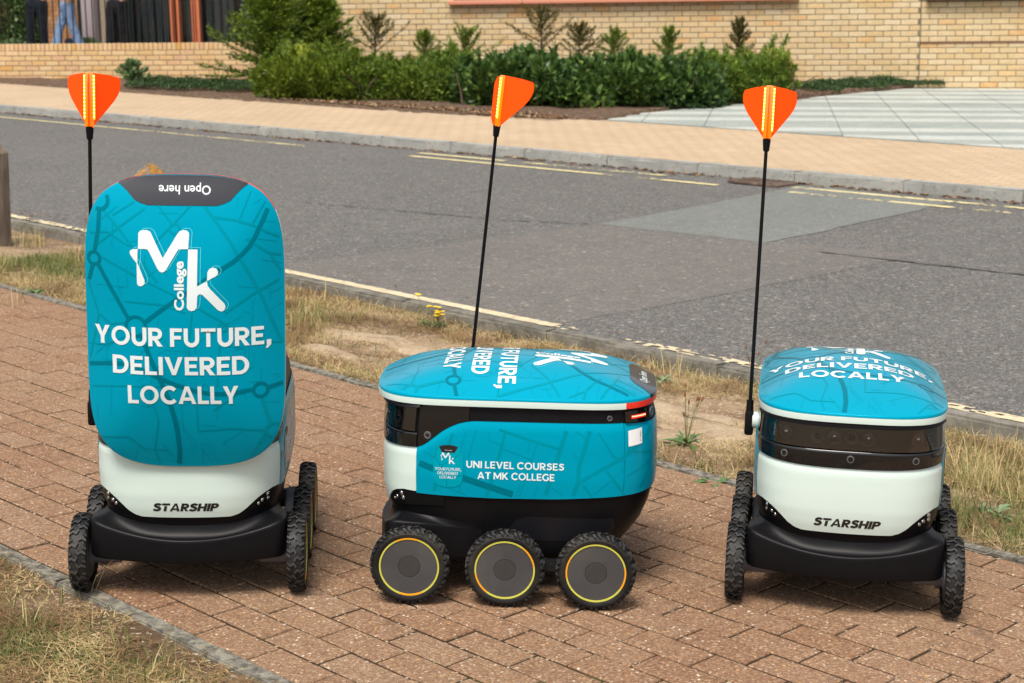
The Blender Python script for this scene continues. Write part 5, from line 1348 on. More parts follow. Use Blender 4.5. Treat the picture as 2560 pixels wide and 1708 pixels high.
# ------------------------------------------------------------------ people on the terrace (seen from the thighs down)
def skin(name, nodes, edges, mat, parent=None, levels=1):
    me = bpy.data.meshes.new(name); me.from_pydata([n[0] for n in nodes], edges, []); me.materials.append(mat)
    o = link(name, me, parent)
    m = o.modifiers.new('skin', 'SKIN'); m.use_smooth_shade = True
    for i, n in enumerate(nodes):
        sv = me.skin_vertices[0].data[i]; r = n[1]; sv.radius = r if isinstance(r, tuple) else (r, r)
    me.skin_vertices[0].data[0].use_root = True
    s = o.modifiers.new('sub', 'SUBSURF'); s.levels = s.render_levels = levels
    return o
SKIN = plain('skin', (0.46, 0.27, 0.19), 0.5)
def person(px, depth_n, face, trousers, top, shoe, hair, label, stride=0.0, flare=0.06, scale=1.0):
    d = px_ray(px, 60); o = Vector((0, 0, CAM_H)); n = -WN0; t = (n.dot(WO) + depth_n - n.dot(o)) / n.dot(d); P = o + d * t
    a = (WM.inverted() @ P).x; base = wl(a, depth_n, 0.30)
    B = [((0, 0, .95), (.15, .11)), ((0, 0, 1.10), (.14, .10)), ((0, 0, 1.28), (.165, .11)), ((0, 0, 1.42), (.12, .08)), ((0, .01, 1.50), .055), ((0, .02, 1.58), .075), ((0, .03, 1.66), (.078, .10)), ((0, .02, 1.74), .06)]
    E = [(0, 1), (1, 2), (2, 3), (3, 4), (4, 5), (5, 6), (6, 7)]
    def leg(sx, st):
        i = len(B); B.extend([((sx * .09, 0, .86), .085), ((sx * .10, st * .5 + .02, .48), .058), ((sx * .105, st - .01, .10), .042), ((sx * .11, st + .10, .04), (.04, .03))]); E.extend([(0, i), (i, i + 1), (i + 1, i + 2), (i + 2, i + 3)])
    def arm(sx):
        i = len(B); B.extend([((sx * .19, 0, 1.41), .055), ((sx * .24, -.02, 1.14), .042), ((sx * .23, .15, 1.03), .030), ((sx * .19, .23, 1.02), (.02, .036))]); E.extend([(3, i), (i, i + 1), (i + 1, i + 2), (i + 2, i + 3)])
    leg(1, stride); leg(-1, -stride); arm(1); arm(-1)
    body = skin('person', B, E, SKIN)
    body.location = base; body.rotation_euler = (0, 0, face); body.scale = (scale,) * 3
    tag(body, label, 'person')
    T = [((0, 0, .98), (.165, .125)), ((0, 0, .90), (.175, .135))]; TE = [(0, 1)]
    for sx, st in ((1, stride), (-1, -stride)):
        i = len(T); T.extend([((sx * .095, 0, .80), (.105, .11)), ((sx * .10, st * .5 + .02, .48), (.075, .085)), ((sx * .105, st * .8, .26), (flare + .018, flare + .02)), ((sx * .105, st - .005, .06), (flare + .03, flare + .035))]); TE.extend([(1, i), (i, i + 1), (i + 1, i + 2), (i + 2, i + 3)])
    skin('trousers', T, TE, trousers, body)
    J = [((0, 0, .94), (.165, .125)), ((0, 0, 1.12), (.16, .12)), ((0, 0, 1.30), (.185, .13)), ((0, 0, 1.43), (.13, .09))]; JE = [(0, 1), (1, 2), (2, 3)]
    for sx in (1, -1):
        i = len(J); J.extend([((sx * .195, 0, 1.41), .07), ((sx * .245, -.02, 1.14), .056), ((sx * .235, .13, 1.035), .045)]); JE.extend([(3, i), (i, i + 1), (i + 1, i + 2)])
    skin('jacket', J, JE, top, body)
    skin('hair', [((0, .0, 1.64), (.075, .07)), ((0, -.01, 1.72), (.085, .095)), ((0, .0, 1.765), .06)], [(0, 1), (1, 2)], hair, body)
    for sx, st in ((1, stride), (-1, -stride)):
        skin('shoe', [((sx * .105, st - .05, .045), (.045, .045)), ((sx * .108, st + .05, .045), (.048, .04)), ((sx * .11, st + .16, .035), (.045, .03))], [(0, 1), (1, 2)], shoe, body)
    return body
def cloth(name, c, c2=None):
    t = NT(name); n = t.noise(9, 5, 0.65); t.col(t.mix(n, c, c2 or tuple(k * 0.5 for k in c))); t.set(Roughness=0.85, Specular_IOR_Level=0.2)
    t.bump(t.noise(14, 3), 0.8, 0.03); return t.m
NAVY, JEANS, BLK = cloth('navy_trouser_cloth', (0.010, 0.014, 0.022)), cloth('pale_blue_denim', (0.30, 0.42, 0.62), (0.055, 0.10, 0.22)), cloth('black_trouser_cloth', (0.012, 0.012, 0.016))
GREY, WHITE_, DARKH = cloth('grey_jacket_cloth', (0.10, 0.10, 0.11)), cloth('white_shirt_cloth', (0.6, 0.6, 0.6), (0.5, 0.5, 0.5)), plain('dark_hair', (0.02, 0.014, 0.01), 0.5)
person(90, 2.0, R(170), NAVY, GREY, BLK, DARKH, 'person in dark navy trousers standing at the end of the railing by the ivy', 0.02, 0.055, 1.05)
person(166, 2.1, R(115), JEANS, WHITE_, BLK, DARKH, 'person in flared pale blue jeans walking behind the railing', 0.20, 0.075, 1.0)
person(291, 2.0, R(150), BLK, GREY, BLK, DARKH, 'person in black trousers standing in front of the lilac column', 0.08, 0.055, 1.02)

# ------------------------------------------------------------------ bollards
def bollard(x, y, z, h, w, rz, label):
    bm = bmesh.new(); s = w / 2
    prof = [(1.0, -0.3), (1.0, h - 0.075), (0.96, h - 0.068), (0.55, h - 0.028), (0.16, h)]
    rings = [[bm.verts.new((a * k * s, b * k * s, zz)) for a, b in ((-1, -.94), (-.94, -1), (.94, -1), (1, -.94), (1, .94), (.94, 1), (-.94, 1), (-1, .94))] for k, zz in prof]
    for A, B in zip(rings[:-1], rings[1:]):
        for k in range(8): bm.faces.new((A[k], A[(k + 1) % 8], B[(k + 1) % 8], B[k]))
    bm.faces.new(rings[-1]); fix_normals(bm)
    es = [e for e in bm.edges if e.calc_length() > .3]; bmesh.ops.subdivide_edges(bm, edges=es, cuts=8)
    for v in bm.verts: v.co.x += rb.uniform(-.002, .002); v.co.y += rb.uniform(-.002, .002)
    post = from_bm('post', bm, MT['wood' if 'lichen' in label else 'wood_grey'])
    e = empty('wooden_bollard', (x, y, z), rz); post.parent = e
    tag(e, label, 'bollard', 'wooden bollards on the grass verge'); return e
NV = Vector((-AS, AC, 0))
for px_, py_, h_, lb_ in ((-14, 600, 0.605, 'weathered grey timber bollard at the edge of the verge by the road'), (383, 690, 0.605, 'timber bollard with orange lichen on its top behind the raised robot lid')):
    P_ = on_plane(px_, py_, NV, 4.70); bollard(P_.x, P_.y, -0.02, h_, 0.142, AX + .04, lb_)

# ------------------------------------------------------------------ foliage
def leaves(name, P, N, L, Wd, rndv, mat, parent, droop=0.3, spread=0.8, bend=True):
    """leaf-shaped quads pairs at points P, leaning out along N"""
    n = len(P); g = rng
    D = N + g.normal(0, spread, (n, 3)); D[:, 2] += droop; D /= np.linalg.norm(D, axis=1, keepdims=True)
    A = g.normal(0, 1, (n, 3)); S = np.cross(D, A); S /= np.linalg.norm(S, axis=1, keepdims=True) + 1e-9
    U = np.cross(S, D)
    l = L * g.uniform(0.6, 1.3, (n, 1)); w = Wd * g.uniform(0.7, 1.25, (n, 1))
    base, mid, tip = P, P + D * l * 0.5 + U * l * 0.06, P + D * l
    V = np.stack([base, mid + S * w / 2, tip, mid - S * w / 2], 1).reshape(-1, 3)
    F = np.arange(4 * n).reshape(-1, 4)
    return big(name, V, F, mat, parent, rndv)
def stems(bm, p, q, r0, r1, n=5): tube(bm, p, q, r0, r1, n, caps=False)
YEW = [(0.0, (0.029, 0.055, 0.010)), (0.35, (0.088, 0.156, 0.018)), (0.65, (0.176, 0.260, 0.029)), (0.9, (0.286, 0.370, 0.047)), (0.97, (0.312, 0.338, 0.078)), (1.0, (0.364, 0.195, 0.065))]
MT['yew'] = m_leaf('yew_needles', YEW, 0.55)
MT['yew_bright'] = m_leaf('bright_yew_needles', [(0.0, (0.024, 0.052, 0.007)), (0.4, (0.085, 0.145, 0.012)), (0.75, (0.18, 0.245, 0.018)), (1.0, (0.32, 0.36, 0.035))], 0.55)
MT['laurel'] = m_leaf('laurel_leaves', [(0.0, (0.020, 0.045, 0.014)), (0.4, (0.048, 0.100, 0.024)), (0.7, (0.088, 0.160, 0.032)), (0.9, (0.15, 0.235, 0.045)), (1.0, (0.22, 0.29, 0.06))], 0.38)
MT['cover'] = m_leaf('ground_cover_leaves', [(0.0, (0.04, 0.08, 0.022)), (0.5, (0.048, 0.095, 0.034)), (0.85, (0.080, 0.130, 0.045)), (1.0, (0.16, 0.20, 0.06))], 0.5)
MT['ochre_yew'] = m_leaf('ochre_tinged_needles', [(0.0, (0.035, 0.045, 0.012)), (0.4, (0.085, 0.095, 0.022)), (0.75, (0.155, 0.125, 0.03)), (1.0, (0.22, 0.13, 0.035))], 0.55)
MT['ivy'] = m_leaf('ivy_leaves', [(0.0, (0.02, 0.05, 0.012)), (0.5, (0.055, 0.11, 0.022)), (1.0, (0.12, 0.19, 0.04))], 0.45)
MT['bark'] = plain('shrub_bark', (0.085, 0.055, 0.038), 0.9)
def hedge_part(name, label, x0, x1, yf0, yf1, depth, h, mat, n, L, Wd, seed, clump=0.16, group=None, hump=0.08, spread=0.8):
    """a mounded shrub between x0 and x1 whose front foot runs from yf0 to yf1"""
    g = np.random.default_rng(seed)
    root = empty(name, ((x0 + x1) / 2, (yf0 + yf1) / 2 + depth / 2, far_z((x0 + x1) / 2, yf0)))
    tag(root, label, 'shrub', group)
    m = int(n * 1.0)
    a = g.uniform(-1, 1, m); b = g.uniform(-1, 1, m); c = g.random(m)
    # points near the surface of a rounded loaf, plus some inside
    kind = g.random(m)
    ph = g.uniform(0, math.pi, m)                       # front foot (0) over the top to the back
    rr = np.where(kind < .8, g.uniform(.86, 1.02, m), g.uniform(.35, .9, m))
    sq = lambda t, p: np.sign(t) * np.abs(t) ** p
    yy = -sq(np.cos(ph), .55) * rr; zz = sq(np.sin(ph), .62) * rr
    ends = np.clip(1 - np.abs(a) ** 5, 0, 1) ** .5 * (1 + .10 * np.sin(ph * 4 + a * 3))
    lump = np.zeros(m)
    for _ in range(40):
        ca, cp, s = g.uniform(-1, 1), g.uniform(0, math.pi), g.uniform(.10, .22)
        lump += g.uniform(-.13, .13) * np.exp(-(((a - ca) * (x1 - x0) / 2 / clump) ** 2 + ((ph - cp) / .5) ** 2) / 2)
    k = (1 + lump) * ends
    X = (x1 - x0) / 2 * a * (1 + lump * .2); Y = yy * depth / 2 * k; Z = np.maximum(zz * h * k * (1 + hump * np.sin(a * 5 + seed)), 0.01)
    front = np.interp(a, [-1, 1], [yf0, yf1]) - (yf0 + yf1) / 2
    P = np.stack([X, Y + front, Z], -1)
    N = np.stack([a ** 5 * .8, yy * .9, zz * .9 + .1], -1)
    rv = np.clip(g.normal(.42, .2, m) + (kind < .8) * .05 + lump * 1.6, 0, 1)
    # tufts and stray shoots that stand out of the outline
    nt = 130; ti = g.choice(np.where((kind < .8) & (Z > h * .25))[0], nt); tp, tn, tv = [], [], []
    for i in ti:
        d = np.array([N[i, 0] * .8, N[i, 1] * .55, abs(N[i, 2]) * .8 + .35]) + g.normal(0, .35, 3); d /= np.linalg.norm(d); Lt = g.uniform(.05, .17) * (1.6 if g.random() < .12 else 1); kk = int(70 * n / 28000 * 1.2) + 10
        t = g.random((kk, 1)); tp.append(P[i] + d * Lt * t + g.normal(0, .016, (kk, 3)) * (1.3 - t)); tn.append(np.repeat(d[None] * 1.2, kk, 0)); tv.append(np.clip(g.normal(.52, .18, kk), 0, 1))
    P, N, rv = np.concatenate([P] + tp), np.concatenate([N] + tn), np.concatenate([rv] + tv)
    leaves('crown', P, N, L, Wd, rv, mat, root, 0.35, spread)
    bm = bmesh.new()
    for _ in range(26):
        px_, py_ = g.uniform(x0, x1) - (x0 + x1) / 2, g.uniform(-depth * .35, depth * .35)
        q = (px_ + g.normal(0, .12), py_ + g.normal(0, .12), h * g.uniform(.6, .95)); mid = ((px_ * .6 + q[0] * .4), (py_ * .6 + q[1] * .4), h * .4)
        stems(bm, (px_, py_, -.05), mid, .016, .010); stems(bm, mid, q, .010, .004)
    # stems, then a solid core painted dark for the shade inside the shrub
    from_bm('stems', bm, MT['bark'], root)['kind'] = 'stuff'
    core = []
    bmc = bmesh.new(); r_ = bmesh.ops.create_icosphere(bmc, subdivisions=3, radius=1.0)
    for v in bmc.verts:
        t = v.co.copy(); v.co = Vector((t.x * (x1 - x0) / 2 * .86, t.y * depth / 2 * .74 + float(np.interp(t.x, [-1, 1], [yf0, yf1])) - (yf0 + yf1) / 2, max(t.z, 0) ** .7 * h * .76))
    from_bm('shade_core', bmc, MT['inner'], root, smooth=True)
    return root
t_ = NT('shaded_inner_foliage'); t_.col(t_.ramp(t_.noise(30, 5, .7, t_.co('World')), [(.35, (.008, .012, .005)), (.6, (.030, .045, .012)), (.75, (.06, .05, .025))])); t_.set(Roughness=1.0, Specular_IOR_Level=0.0); t_.bump(t_.noise(24, 4), 1.0, .05); MT['inner'] = t_.m  # shade between the leaves is put into this dark colour
HG = 'shrubs massed into the low hedge'
hedge_part('hedge_shrub', 'bright feathery yew at the left end of the low hedge', -3.32, -1.55, 20.8, 20.2, 1.7, 0.47, MT['yew_bright'], 30000, 0.070, 0.015, 31, group=HG)
hedge_part('hedge_shrub', 'mid green yew in the low hedge between the bright left end and the broad-leaved laurel', -1.9, -0.3, 20.4, 19.8, 1.8, 0.48, MT['yew'], 28000, 0.070, 0.015, 32, group=HG)
hedge_part('hedge_shrub', 'glossy broad-leaved laurel in the middle of the hedge behind the tilted flag', -0.8, 1.2, 19.4, 18.75, 1.9, 0.44, MT['laurel'], 11500, 0.105, 0.046, 33, group=HG)
hedge_part('hedge_shrub', 'dark broad-leaved laurel bulging towards the pavement right of the tilted flag', 0.7, 2.4, 18.9, 18.8, 1.9, 0.44, MT['laurel'], 11500, 0.10, 0.044, 34, group=HG)
hedge_part('hedge_shrub', 'dark feathery yew at the right end of the low hedge', 1.9, 3.30, 19.4, 19.9, 1.6, 0.48, MT['yew'], 28000, 0.070, 0.015, 35, group=HG)
MT['sage'] = m_leaf('sage_leaves', [(0, (.07, .13, .05)), (.6, (.15, .23, .09)), (1, (.26, .34, .16))], .7)
def spray(P, N, R_, bm, g, a, L, el, needles, nd=60, side=0.05):
    """one drooping conifer branch with needles along it and its side twigs"""
    d = np.array([math.cos(a) * math.cos(el), math.sin(a) * math.cos(el), math.sin(el)]); p = needles.copy(); prev = p.copy(); k = 7
    for i in range(k):
        d = d + np.array([0, 0, -0.05 + 0.02 * i]); d /= np.linalg.norm(d); q = prev + d * L / k
        stems(bm, prev, q, max(.012 * (1 - i / k) * L, .002), max(.012 * (1 - (i + 1) / k) * L, .0015), 4)
        m = int(nd / k); t = g.random((m, 1)); c = prev + (q - prev) * t
        sd = np.cross(d, [0, 0, 1.0]); sd /= np.linalg.norm(sd) + 1e-9
        w = g.normal(0, 1, (m, 1)) * side * (1 - i / k * .6)
        P.append(c + sd * w + np.array([0, 0, 1]) * g.normal(0, .012, (m, 1))); N.append(np.repeat((d * 1.0)[None], m, 0) + sd * w * 14)
        prev = q
def conifer(name, label, x, y, z, h, r, mat, nb, seed, L=0.06, Wd=0.016, group=None, low=0.08, nd=110, up=0.35, side=None):
    g = np.random.default_rng(seed); root = empty(name, (x, y, z)); tag(root, label, 'shrub', group)
    P, N = [], []; bm = bmesh.new(); stems(bm, (0, 0, -.05), (0, 0, h * .95), r * .035 + .006, .004, 7)
    for i in range(nb):
        t = i / nb; hz = h * (low + (0.97 - low) * t); Lb = r * (1 - t) ** .7 * g.uniform(.65, 1.12) + .05 * h
        spray(P, N, None, bm, g, i * 2.4 + g.uniform(-.4, .4), Lb, g.uniform(up - .25, up + .25) + t * .5, np.array([0, 0, hz]), nd, side=side or .055 * r / .6 + .008)
    P, N = np.concatenate(P), np.concatenate(N); rv = np.clip(g.normal(.45, .22, len(P)) + (P[:, 2] / h - .5) * .15, 0, 1)
    from_bm('trunk', bm, MT['bark'], root)
    leaves('crown', P, N, L, Wd, rv, mat, root, .1, .45)
    return root
conifer('yew_bush', 'tall spiky yew bush in front of the corner of the low wall', -3.32, 23.2, 0.06, 1.45, 1.02, MT['yew_bright'], 96, 51, 0.065, 0.017, nd=260, low=.03, up=.22)
conifer('yew_bush', 'shorter yellow green yew leaning against the wall corner beside the tall spiky one', -2.72, 23.35, 0.06, 1.22, 0.86, MT['yew_bright'], 70, 52, 0.065, 0.017, nd=240, low=.03, up=.30)
def far_base(px, Y): return on_plane(px, 150, Vector((0, 1, 0)), Y)
SG = 'young yews poking up behind the hedge'
for px_, Y, h, r, m, lb in ((938, 22.6, 1.06, .30, 'ochre_yew', 'wide young yew poking up behind the bright left end of the hedge'), (1062, 22.5, .84, .14, 'yew', 'tiny dark yew tip just above the hedge under the left end of the sill'),
                       (1352, 22.2, 1.16, .30, 'ochre_yew', 'tallest young yew with brown tinged branches behind the hedge near the tilted flag'), (1448, 22.0, .92, .22, 'ochre_yew', 'slanting ochre young yew right of the tallest one behind the hedge'),
                       (1166, 22.4, .82, .26, 'yew', 'sprawling low yew shoots just above the middle of the hedge'), (1535, 21.9, .86, .16, 'yew', 'thin yew sprig above the hedge under the right half of the sill'), (1672, 21.8, .90, .13, 'yew', 'small pointed yew tip above the dark laurel'), (1846, 21.7, 1.03, .12, 'ochre_yew', 'slender upright yew shoot above the right end of the hedge')):
    P_ = far_base(px_, Y); conifer('yew_sapling', lb, P_.x, Y, far_z(P_.x, Y) + .05, h * .86, r * 1.9, MT[m], 19, int(px_), 0.042, 0.011, SG, nd=120, up=.55, low=.5, side=.020)
def mat_cover(name, label, pts, w, h, n, seed, mat='cover', L=.04, Wd=.016):
    g = np.random.default_rng(seed); Q = np.array(pts, float); t = g.random(n) * (len(Q) - 1); i = np.minimum(t.astype(int), len(Q) - 2); f = (t - i)[:, None]
    C = Q[i] * (1 - f) + Q[i + 1] * f; off = g.uniform(-1, 1, (n, 1)); D = Q[-1] - Q[0]; Np = np.array([-D[1], D[0]]) / np.hypot(*D)
    XY = C + Np * off * w / 2 * (1 + .3 * np.sin(t * 9)[:, None]); lump = .65 + .35 * np.sin(XY[:, 0] * 7 + seed) * np.sin(XY[:, 1] * 9)
    Z = np.array([far_z(*p) for p in XY]) + .05 + h * lump * np.sqrt(np.clip(1 - off[:, 0] ** 2, 0, 1)) * g.uniform(.3, 1, n)
    o = leaves(name, np.c_[XY, Z], np.repeat([[0, -.4, .8]], n, 0), L, Wd, np.clip(g.normal(.42, .22, n) + lump * .1, 0, 1), MT[mat], None, .3, .9)
    tag(o, kind='stuff'); return o
mat_cover('ground_cover', '', [(-5.15, 23.35), (-4.2, 22.75), (-3.1, 22.2)], .80, .13, 15000, 61)
mat_cover('ground_cover', '', [(3.55, 21.4), (4.6, 22.35), (5.85, 23.0)], .7, .12, 14000, 62)
conifer('small_bush', 'small pale green bush at the end of the ground cover by the low wall', -5.28, 23.2, 0.03, 0.33, .24, MT['sage'], 26, 63, .07, .035, nd=60, low=.3, up=.6)
# ivy on the side wall, soft shrubs on the terrace edge
g_ = np.random.default_rng(71); n_ = 5200; a_ = F0 - 0.9 - np.abs(g_.normal(0, .75, n_)); z_ = g_.uniform(.35, 2.4, n_)
P_ = np.array([tuple(sw.matrix_world @ Vector((a, -.02 - abs(q), z))) for a, q, z in zip(a_, g_.normal(0, .06, n_), z_)])
iv = leaves('ivy', P_, np.repeat([[.1, -1, .1]], n_, 0), .07, .06, np.clip(g_.normal(.5, .22, n_), 0, 1), MT['ivy'], None, -.2, .7); tag(iv, kind='stuff')
for px_, dn, r, lb in ((28, 1.2, .26, 'grey green rounded shrub behind the low wall under the ivy'), (216, 2.6, .24, 'pale sage shrub behind the walking person')):
    d = px_ray(px_, 90); o_ = Vector((0, 0, CAM_H)); n = -WN0; t = (n.dot(WO) + dn - n.dot(o_)) / n.dot(d); q = WM.inverted() @ (o_ + d * t); b_ = wl(q.x, dn, .30)
    g = np.random.default_rng(px_); m = 2600; S = g.normal(0, 1, (m, 3)); S /= np.linalg.norm(S, axis=1, keepdims=True); S[:, 2] = np.abs(S[:, 2])
    root = empty('sage_shrub', b_); tag(root, lb, 'shrub'); leaves('crown', S * np.array([r * 1.25, r, r * 1.3]) * g.uniform(.75, 1.03, (m, 1)), S, .045, .022, np.clip(g.normal(.5, .2, m), 0, 1), MT['sage'], root, .2, .6)

# ------------------------------------------------------------------ grass: straw and green blades
MT['grass'] = m_leaf('grass_blades', [(0.0, (0.17, 0.095, 0.045)), (0.16, (0.38, 0.245, 0.11)), (0.34, (0.62, 0.475, 0.25)), (0.50, (0.52, 0.41, 0.19)), (0.60, (0.33, 0.30, 0.12)), (0.72, (0.17, 0.205, 0.055)), (0.86, (0.105, 0.155, 0.036)), (1.0, (0.060, 0.098, 0.024))], 0.7, 0.15)
def vnoise(x, y, s, seed=0):
    g = np.random.default_rng(seed); T = g.random((64, 64)); X, Y = (x * s) % 64, (y * s) % 64; i, j = X.astype(int), Y.astype(int); f, h = X - i, Y - j; f = f * f * (3 - 2 * f); h = h * h * (3 - 2 * h)
    a = T[i % 64, j % 64] * (1 - f) + T[(i + 1) % 64, j % 64] * f; b = T[i % 64, (j + 1) % 64] * (1 - f) + T[(i + 1) % 64, (j + 1) % 64] * f; return a * (1 - h) + b * h
def blades(name, x, y, z, L, w, lean, az, col, curl=0.5):
    n = len(x); D = np.stack([np.cos(az) * np.sin(lean), np.sin(az) * np.sin(lean), np.cos(lean)], -1)
    D2 = np.stack([np.cos(az) * np.sin(np.minimum(lean + curl, 1.62)), np.sin(az) * np.sin(np.minimum(lean + curl, 1.62)), np.cos(np.minimum(lean + curl, 1.62))], -1)
    th = az + rng.uniform(.6, 2.5, n); S = np.stack([np.cos(th), np.sin(th), 0 * th], -1) * (w / 2)[:, None]
    B = np.stack([x, y, z], -1); M = B + D * (L * .55)[:, None]; T = M + D2 * (L * .45)[:, None]
    V = np.stack([B - S, B + S, M + S * .8, M - S * .8, T + S * .12, T - S * .12], 1).reshape(-1, 3)
    i = np.arange(n)[:, None] * 6; F = np.stack([i + [0, 1, 2, 3], i + [3, 2, 4, 5]], 1).reshape(-1, 4)
    o = big(name, V, F, MT['grass'], None, np.repeat(col, 2)); return tag(o, kind='stuff')
def scatter(n, u0, u1, v0, v1):
    u, v = rng.uniform(u0, u1, n), rng.uniform(v0, v1, n); return u * AC - v * AS, u * AS + v * AC, u, v
def dp_xy(px_, py_): P = on_plane(px_ * D_, py_ * D_, Vector((0, 0, 1)), 0.0); return P.x, P.y
BARE = [(*dp_xy(900, 775), .40, .17), (*dp_xy(1575, 935), .42, .24), (*dp_xy(1530, 985), .30, .16), (*dp_xy(1640, 930), .3, .2), (*dp_xy(760, 800), .2, .1), (*dp_xy(1640, 985), .18, .12)]
BARE_L = [(*dp_xy(150, 1360), .20, .10), (*dp_xy(420, 1490), .26, .09), (*dp_xy(250, 1400), .12, .08), (*dp_xy(560, 1545), .2, .06)]
GREEN = [(*dp_xy(90, 600), .38, .30, .9), (*dp_xy(150, 620), .3, .2, .9), (*dp_xy(690, 720), .28, .2, .45), (*dp_xy(2270, 1180), .30, .25, .45), (*dp_xy(2320, 1230), .25, .2, .6), (*dp_xy(1560, 1060), .2, .1, .35), (*dp_xy(860, 760), .15, .1, .3)]
GREEN_L = [(*dp_xy(90, 1480), .16, .10, .55), (*dp_xy(380, 1540), .16, .08, .6), (*dp_xy(270, 1540), .14, .1, .55), (*dp_xy(20, 1500), .1, .1, .5), (*dp_xy(300, 1410), .06, .03, .8)]
def fields(x, y, bare, green):
    b = np.zeros_like(x); gr_ = np.zeros_like(x)
    # patches are long along the pavement's direction
    for cx, cy, ra, rb_ in bare:
        du = (x - cx) * AC + (y - cy) * AS; dv = -(x - cx) * AS + (y - cy) * AC; b = np.maximum(b, np.exp(-((du / ra) ** 2 + (dv / (rb_ * 1.3)) ** 2) * 1.1))
    for cx, cy, ra, rb_, k in green:
        du = (x - cx) * AC + (y - cy) * AS; dv = -(x - cx) * AS + (y - cy) * AC; gr_ = np.maximum(gr_, k * np.exp(-((du / ra) ** 2 + (dv / rb_) ** 2)))
    return b, gr_
def grass_area(name, n, box_, bare, green, zf, seed, hscale=1.0, litter=0.55, shade=1.0):
    x, y, u, v = scatter(n, *box_)
    b, g = fields(x, y, bare, green); pn = vnoise(x, y, 5.5, seed); pf = vnoise(x, y, 19, seed + 1); pl = vnoise(x, y, 1.7, seed + 3)
    keep = rng.random(n) < np.clip(.25 + 1.25 * (pn - .28) + .7 * (pf - .4) + g, .03, 1) * (1 - .93 * b)
    x, y, b, g, pn, pf, pl = (k[keep] for k in (x, y, b, g, pn, pf, pl)); m = len(x)
    gp = np.clip(g + .06 + .45 * np.clip(pl - .55, 0, 1) + .5 * np.clip(pf - .62, 0, 1), 0, .95)
    isg = rng.random(m) < gp; lit = (~isg) & (rng.random(m) < litter)
    L = np.where(isg, rng.uniform(.030, .075, m), np.where(lit, rng.uniform(.04, .11, m), rng.uniform(.025, .08, m))) * hscale * (1 - .5 * b)
    lean = np.where(lit, rng.uniform(1.25, 1.52, m), np.abs(rng.normal(.55, .35, m))); az = rng.uniform(0, 6.283, m)
    col = np.where(isg, rng.uniform(.62, 1.0, m), rng.beta(2.2, 1.9, m) * .58 * shade); col = np.where(lit & (rng.random(m) < .3), rng.uniform(0, .2, m), col)
    th_ = vnoise(x, y, 8.5, seed + 7); col = np.where(~isg & (th_ > .60), col * .30, col); col = np.where(~isg & (th_ < .33), np.clip(col + .12, 0, .56), col)
    z = np.array([zf(a, c) for a, c in zip(x, y)]) + np.where(lit, rng.uniform(.002, .016, m), -.004)
    return blades(name, x, y, z, L, rng.uniform(.0013, .0030, m), lean, az, np.clip(col, 0, 1), rng.uniform(.1, .9, m))
zv = verge_z
zl = lambda x, y: -0.006 + 0.007 * nz(x, y, 2.4)
grass_area('grass', 130000, (-8.2, -1.6, 4.075, 5.17), BARE, GREEN, zv, 3, .95, .68)
grass_area('grass', 64000, (-4.4, -2.3, 1.35, 2.035), BARE_L, GREEN_L, zl, 8, .62, .93, .52)
MT['sand'] = m_soil('pale_bare_earth', (0.33, 0.225, 0.14), (0.50, 0.375, 0.245), (0.60, 0.475, 0.33), 6)
def bare(cx, cy, ra, rb_, seed):
    q = random.Random(seed); ph = [q.uniform(0, 6.28) for _ in range(4)]; V, F = [], []; n = 40
    for i, k in enumerate((.03, .35, .65, .85, 1.0)):
        for j in range(n):
            a = j / n * 6.283; m = 1 + .20 * math.sin(2 * a + ph[0]) + .13 * math.sin(3 * a + ph[1]) + .09 * math.sin(7 * a + ph[2]) + .05 * math.sin(13 * a + ph[3])
            u, v = ra * k * m * math.cos(a), rb_ * k * m * math.sin(a); x, y = cx + u * AC - v * AS, cy + u * AS + v * AC; V.append((x, y, verge_z(x, y) + (.008 + .0016 * seed if k < 1 else -.006)))
    for i in range(4):
        for j in range(n): F.append((i * n + j, i * n + (j + 1) % n, (i + 1) * n + (j + 1) % n, (i + 1) * n + j))
    F.append(tuple(range(n)))
    o = obj('bare_earth', V, up_faces(V, F, lid_ref), MT['sand'], None, True); tag(o, kind='structure')
bare(*dp_xy(1575, 950), .46, .17, 1); bare(*dp_xy(1545, 992), .22, .09, 2); bare(*dp_xy(890, 780), .34, .10, 3); bare(*dp_xy(755, 805), .16, .06, 4); bare(*dp_xy(1655, 985), .16, .08, 5)
# tall seeding grass by the right-hand robot's rear wheels, and single stalks
def clump(cx, cy, rad, n, h, col0, col1, lean=.28, w=.0026, name='tall_grass'):
    a = rng.uniform(0, 6.283, n); r_ = rad * np.sqrt(rng.random(n)); x, y = cx + r_ * np.cos(a), cy + r_ * np.sin(a)
    return blades(name, x, y, np.full(n, -.015), h * rng.uniform(.55, 1.15, n), np.full(n, w), np.abs(rng.normal(lean, .16, n)), rng.uniform(0, 6.283, n), rng.uniform(col0, col1, n), rng.uniform(.1, .5, n))
for px_, py_, rad, n, h in ((2230, 1110, .11, 60, .17), (2300, 1120, .14, 80, .17), (2200, 1095, .06, 22, .18), (2345, 1130, .14, 75, .16), (2265, 1085, .10, 30, .20)):
    clump(*dp_xy(px_, py_), rad, n, h, .34, .78, .40, .0022)
for px_, py_, n in ((30, 700, 20), (70, 560, 70), (160, 600, 60), (1530, 855, 26), (740, 690, 30), (700, 750, 40), (1820, 925, 12), (15, 610, 40)): clump(*dp_xy(px_, py_), .09, n, .13, .25, .75, .35)
for _k in range(46):                     # ragged tufts hanging over the near kerb and the path's edging
    _u = rng.uniform(-7.6, -1.6); _v = rng.choice([5.165, 5.15, 4.09]); clump(*uv2xy(_u, _v + rng.normal(0, .012)), .05, 14, .075, .0, .62, .75, .0022)
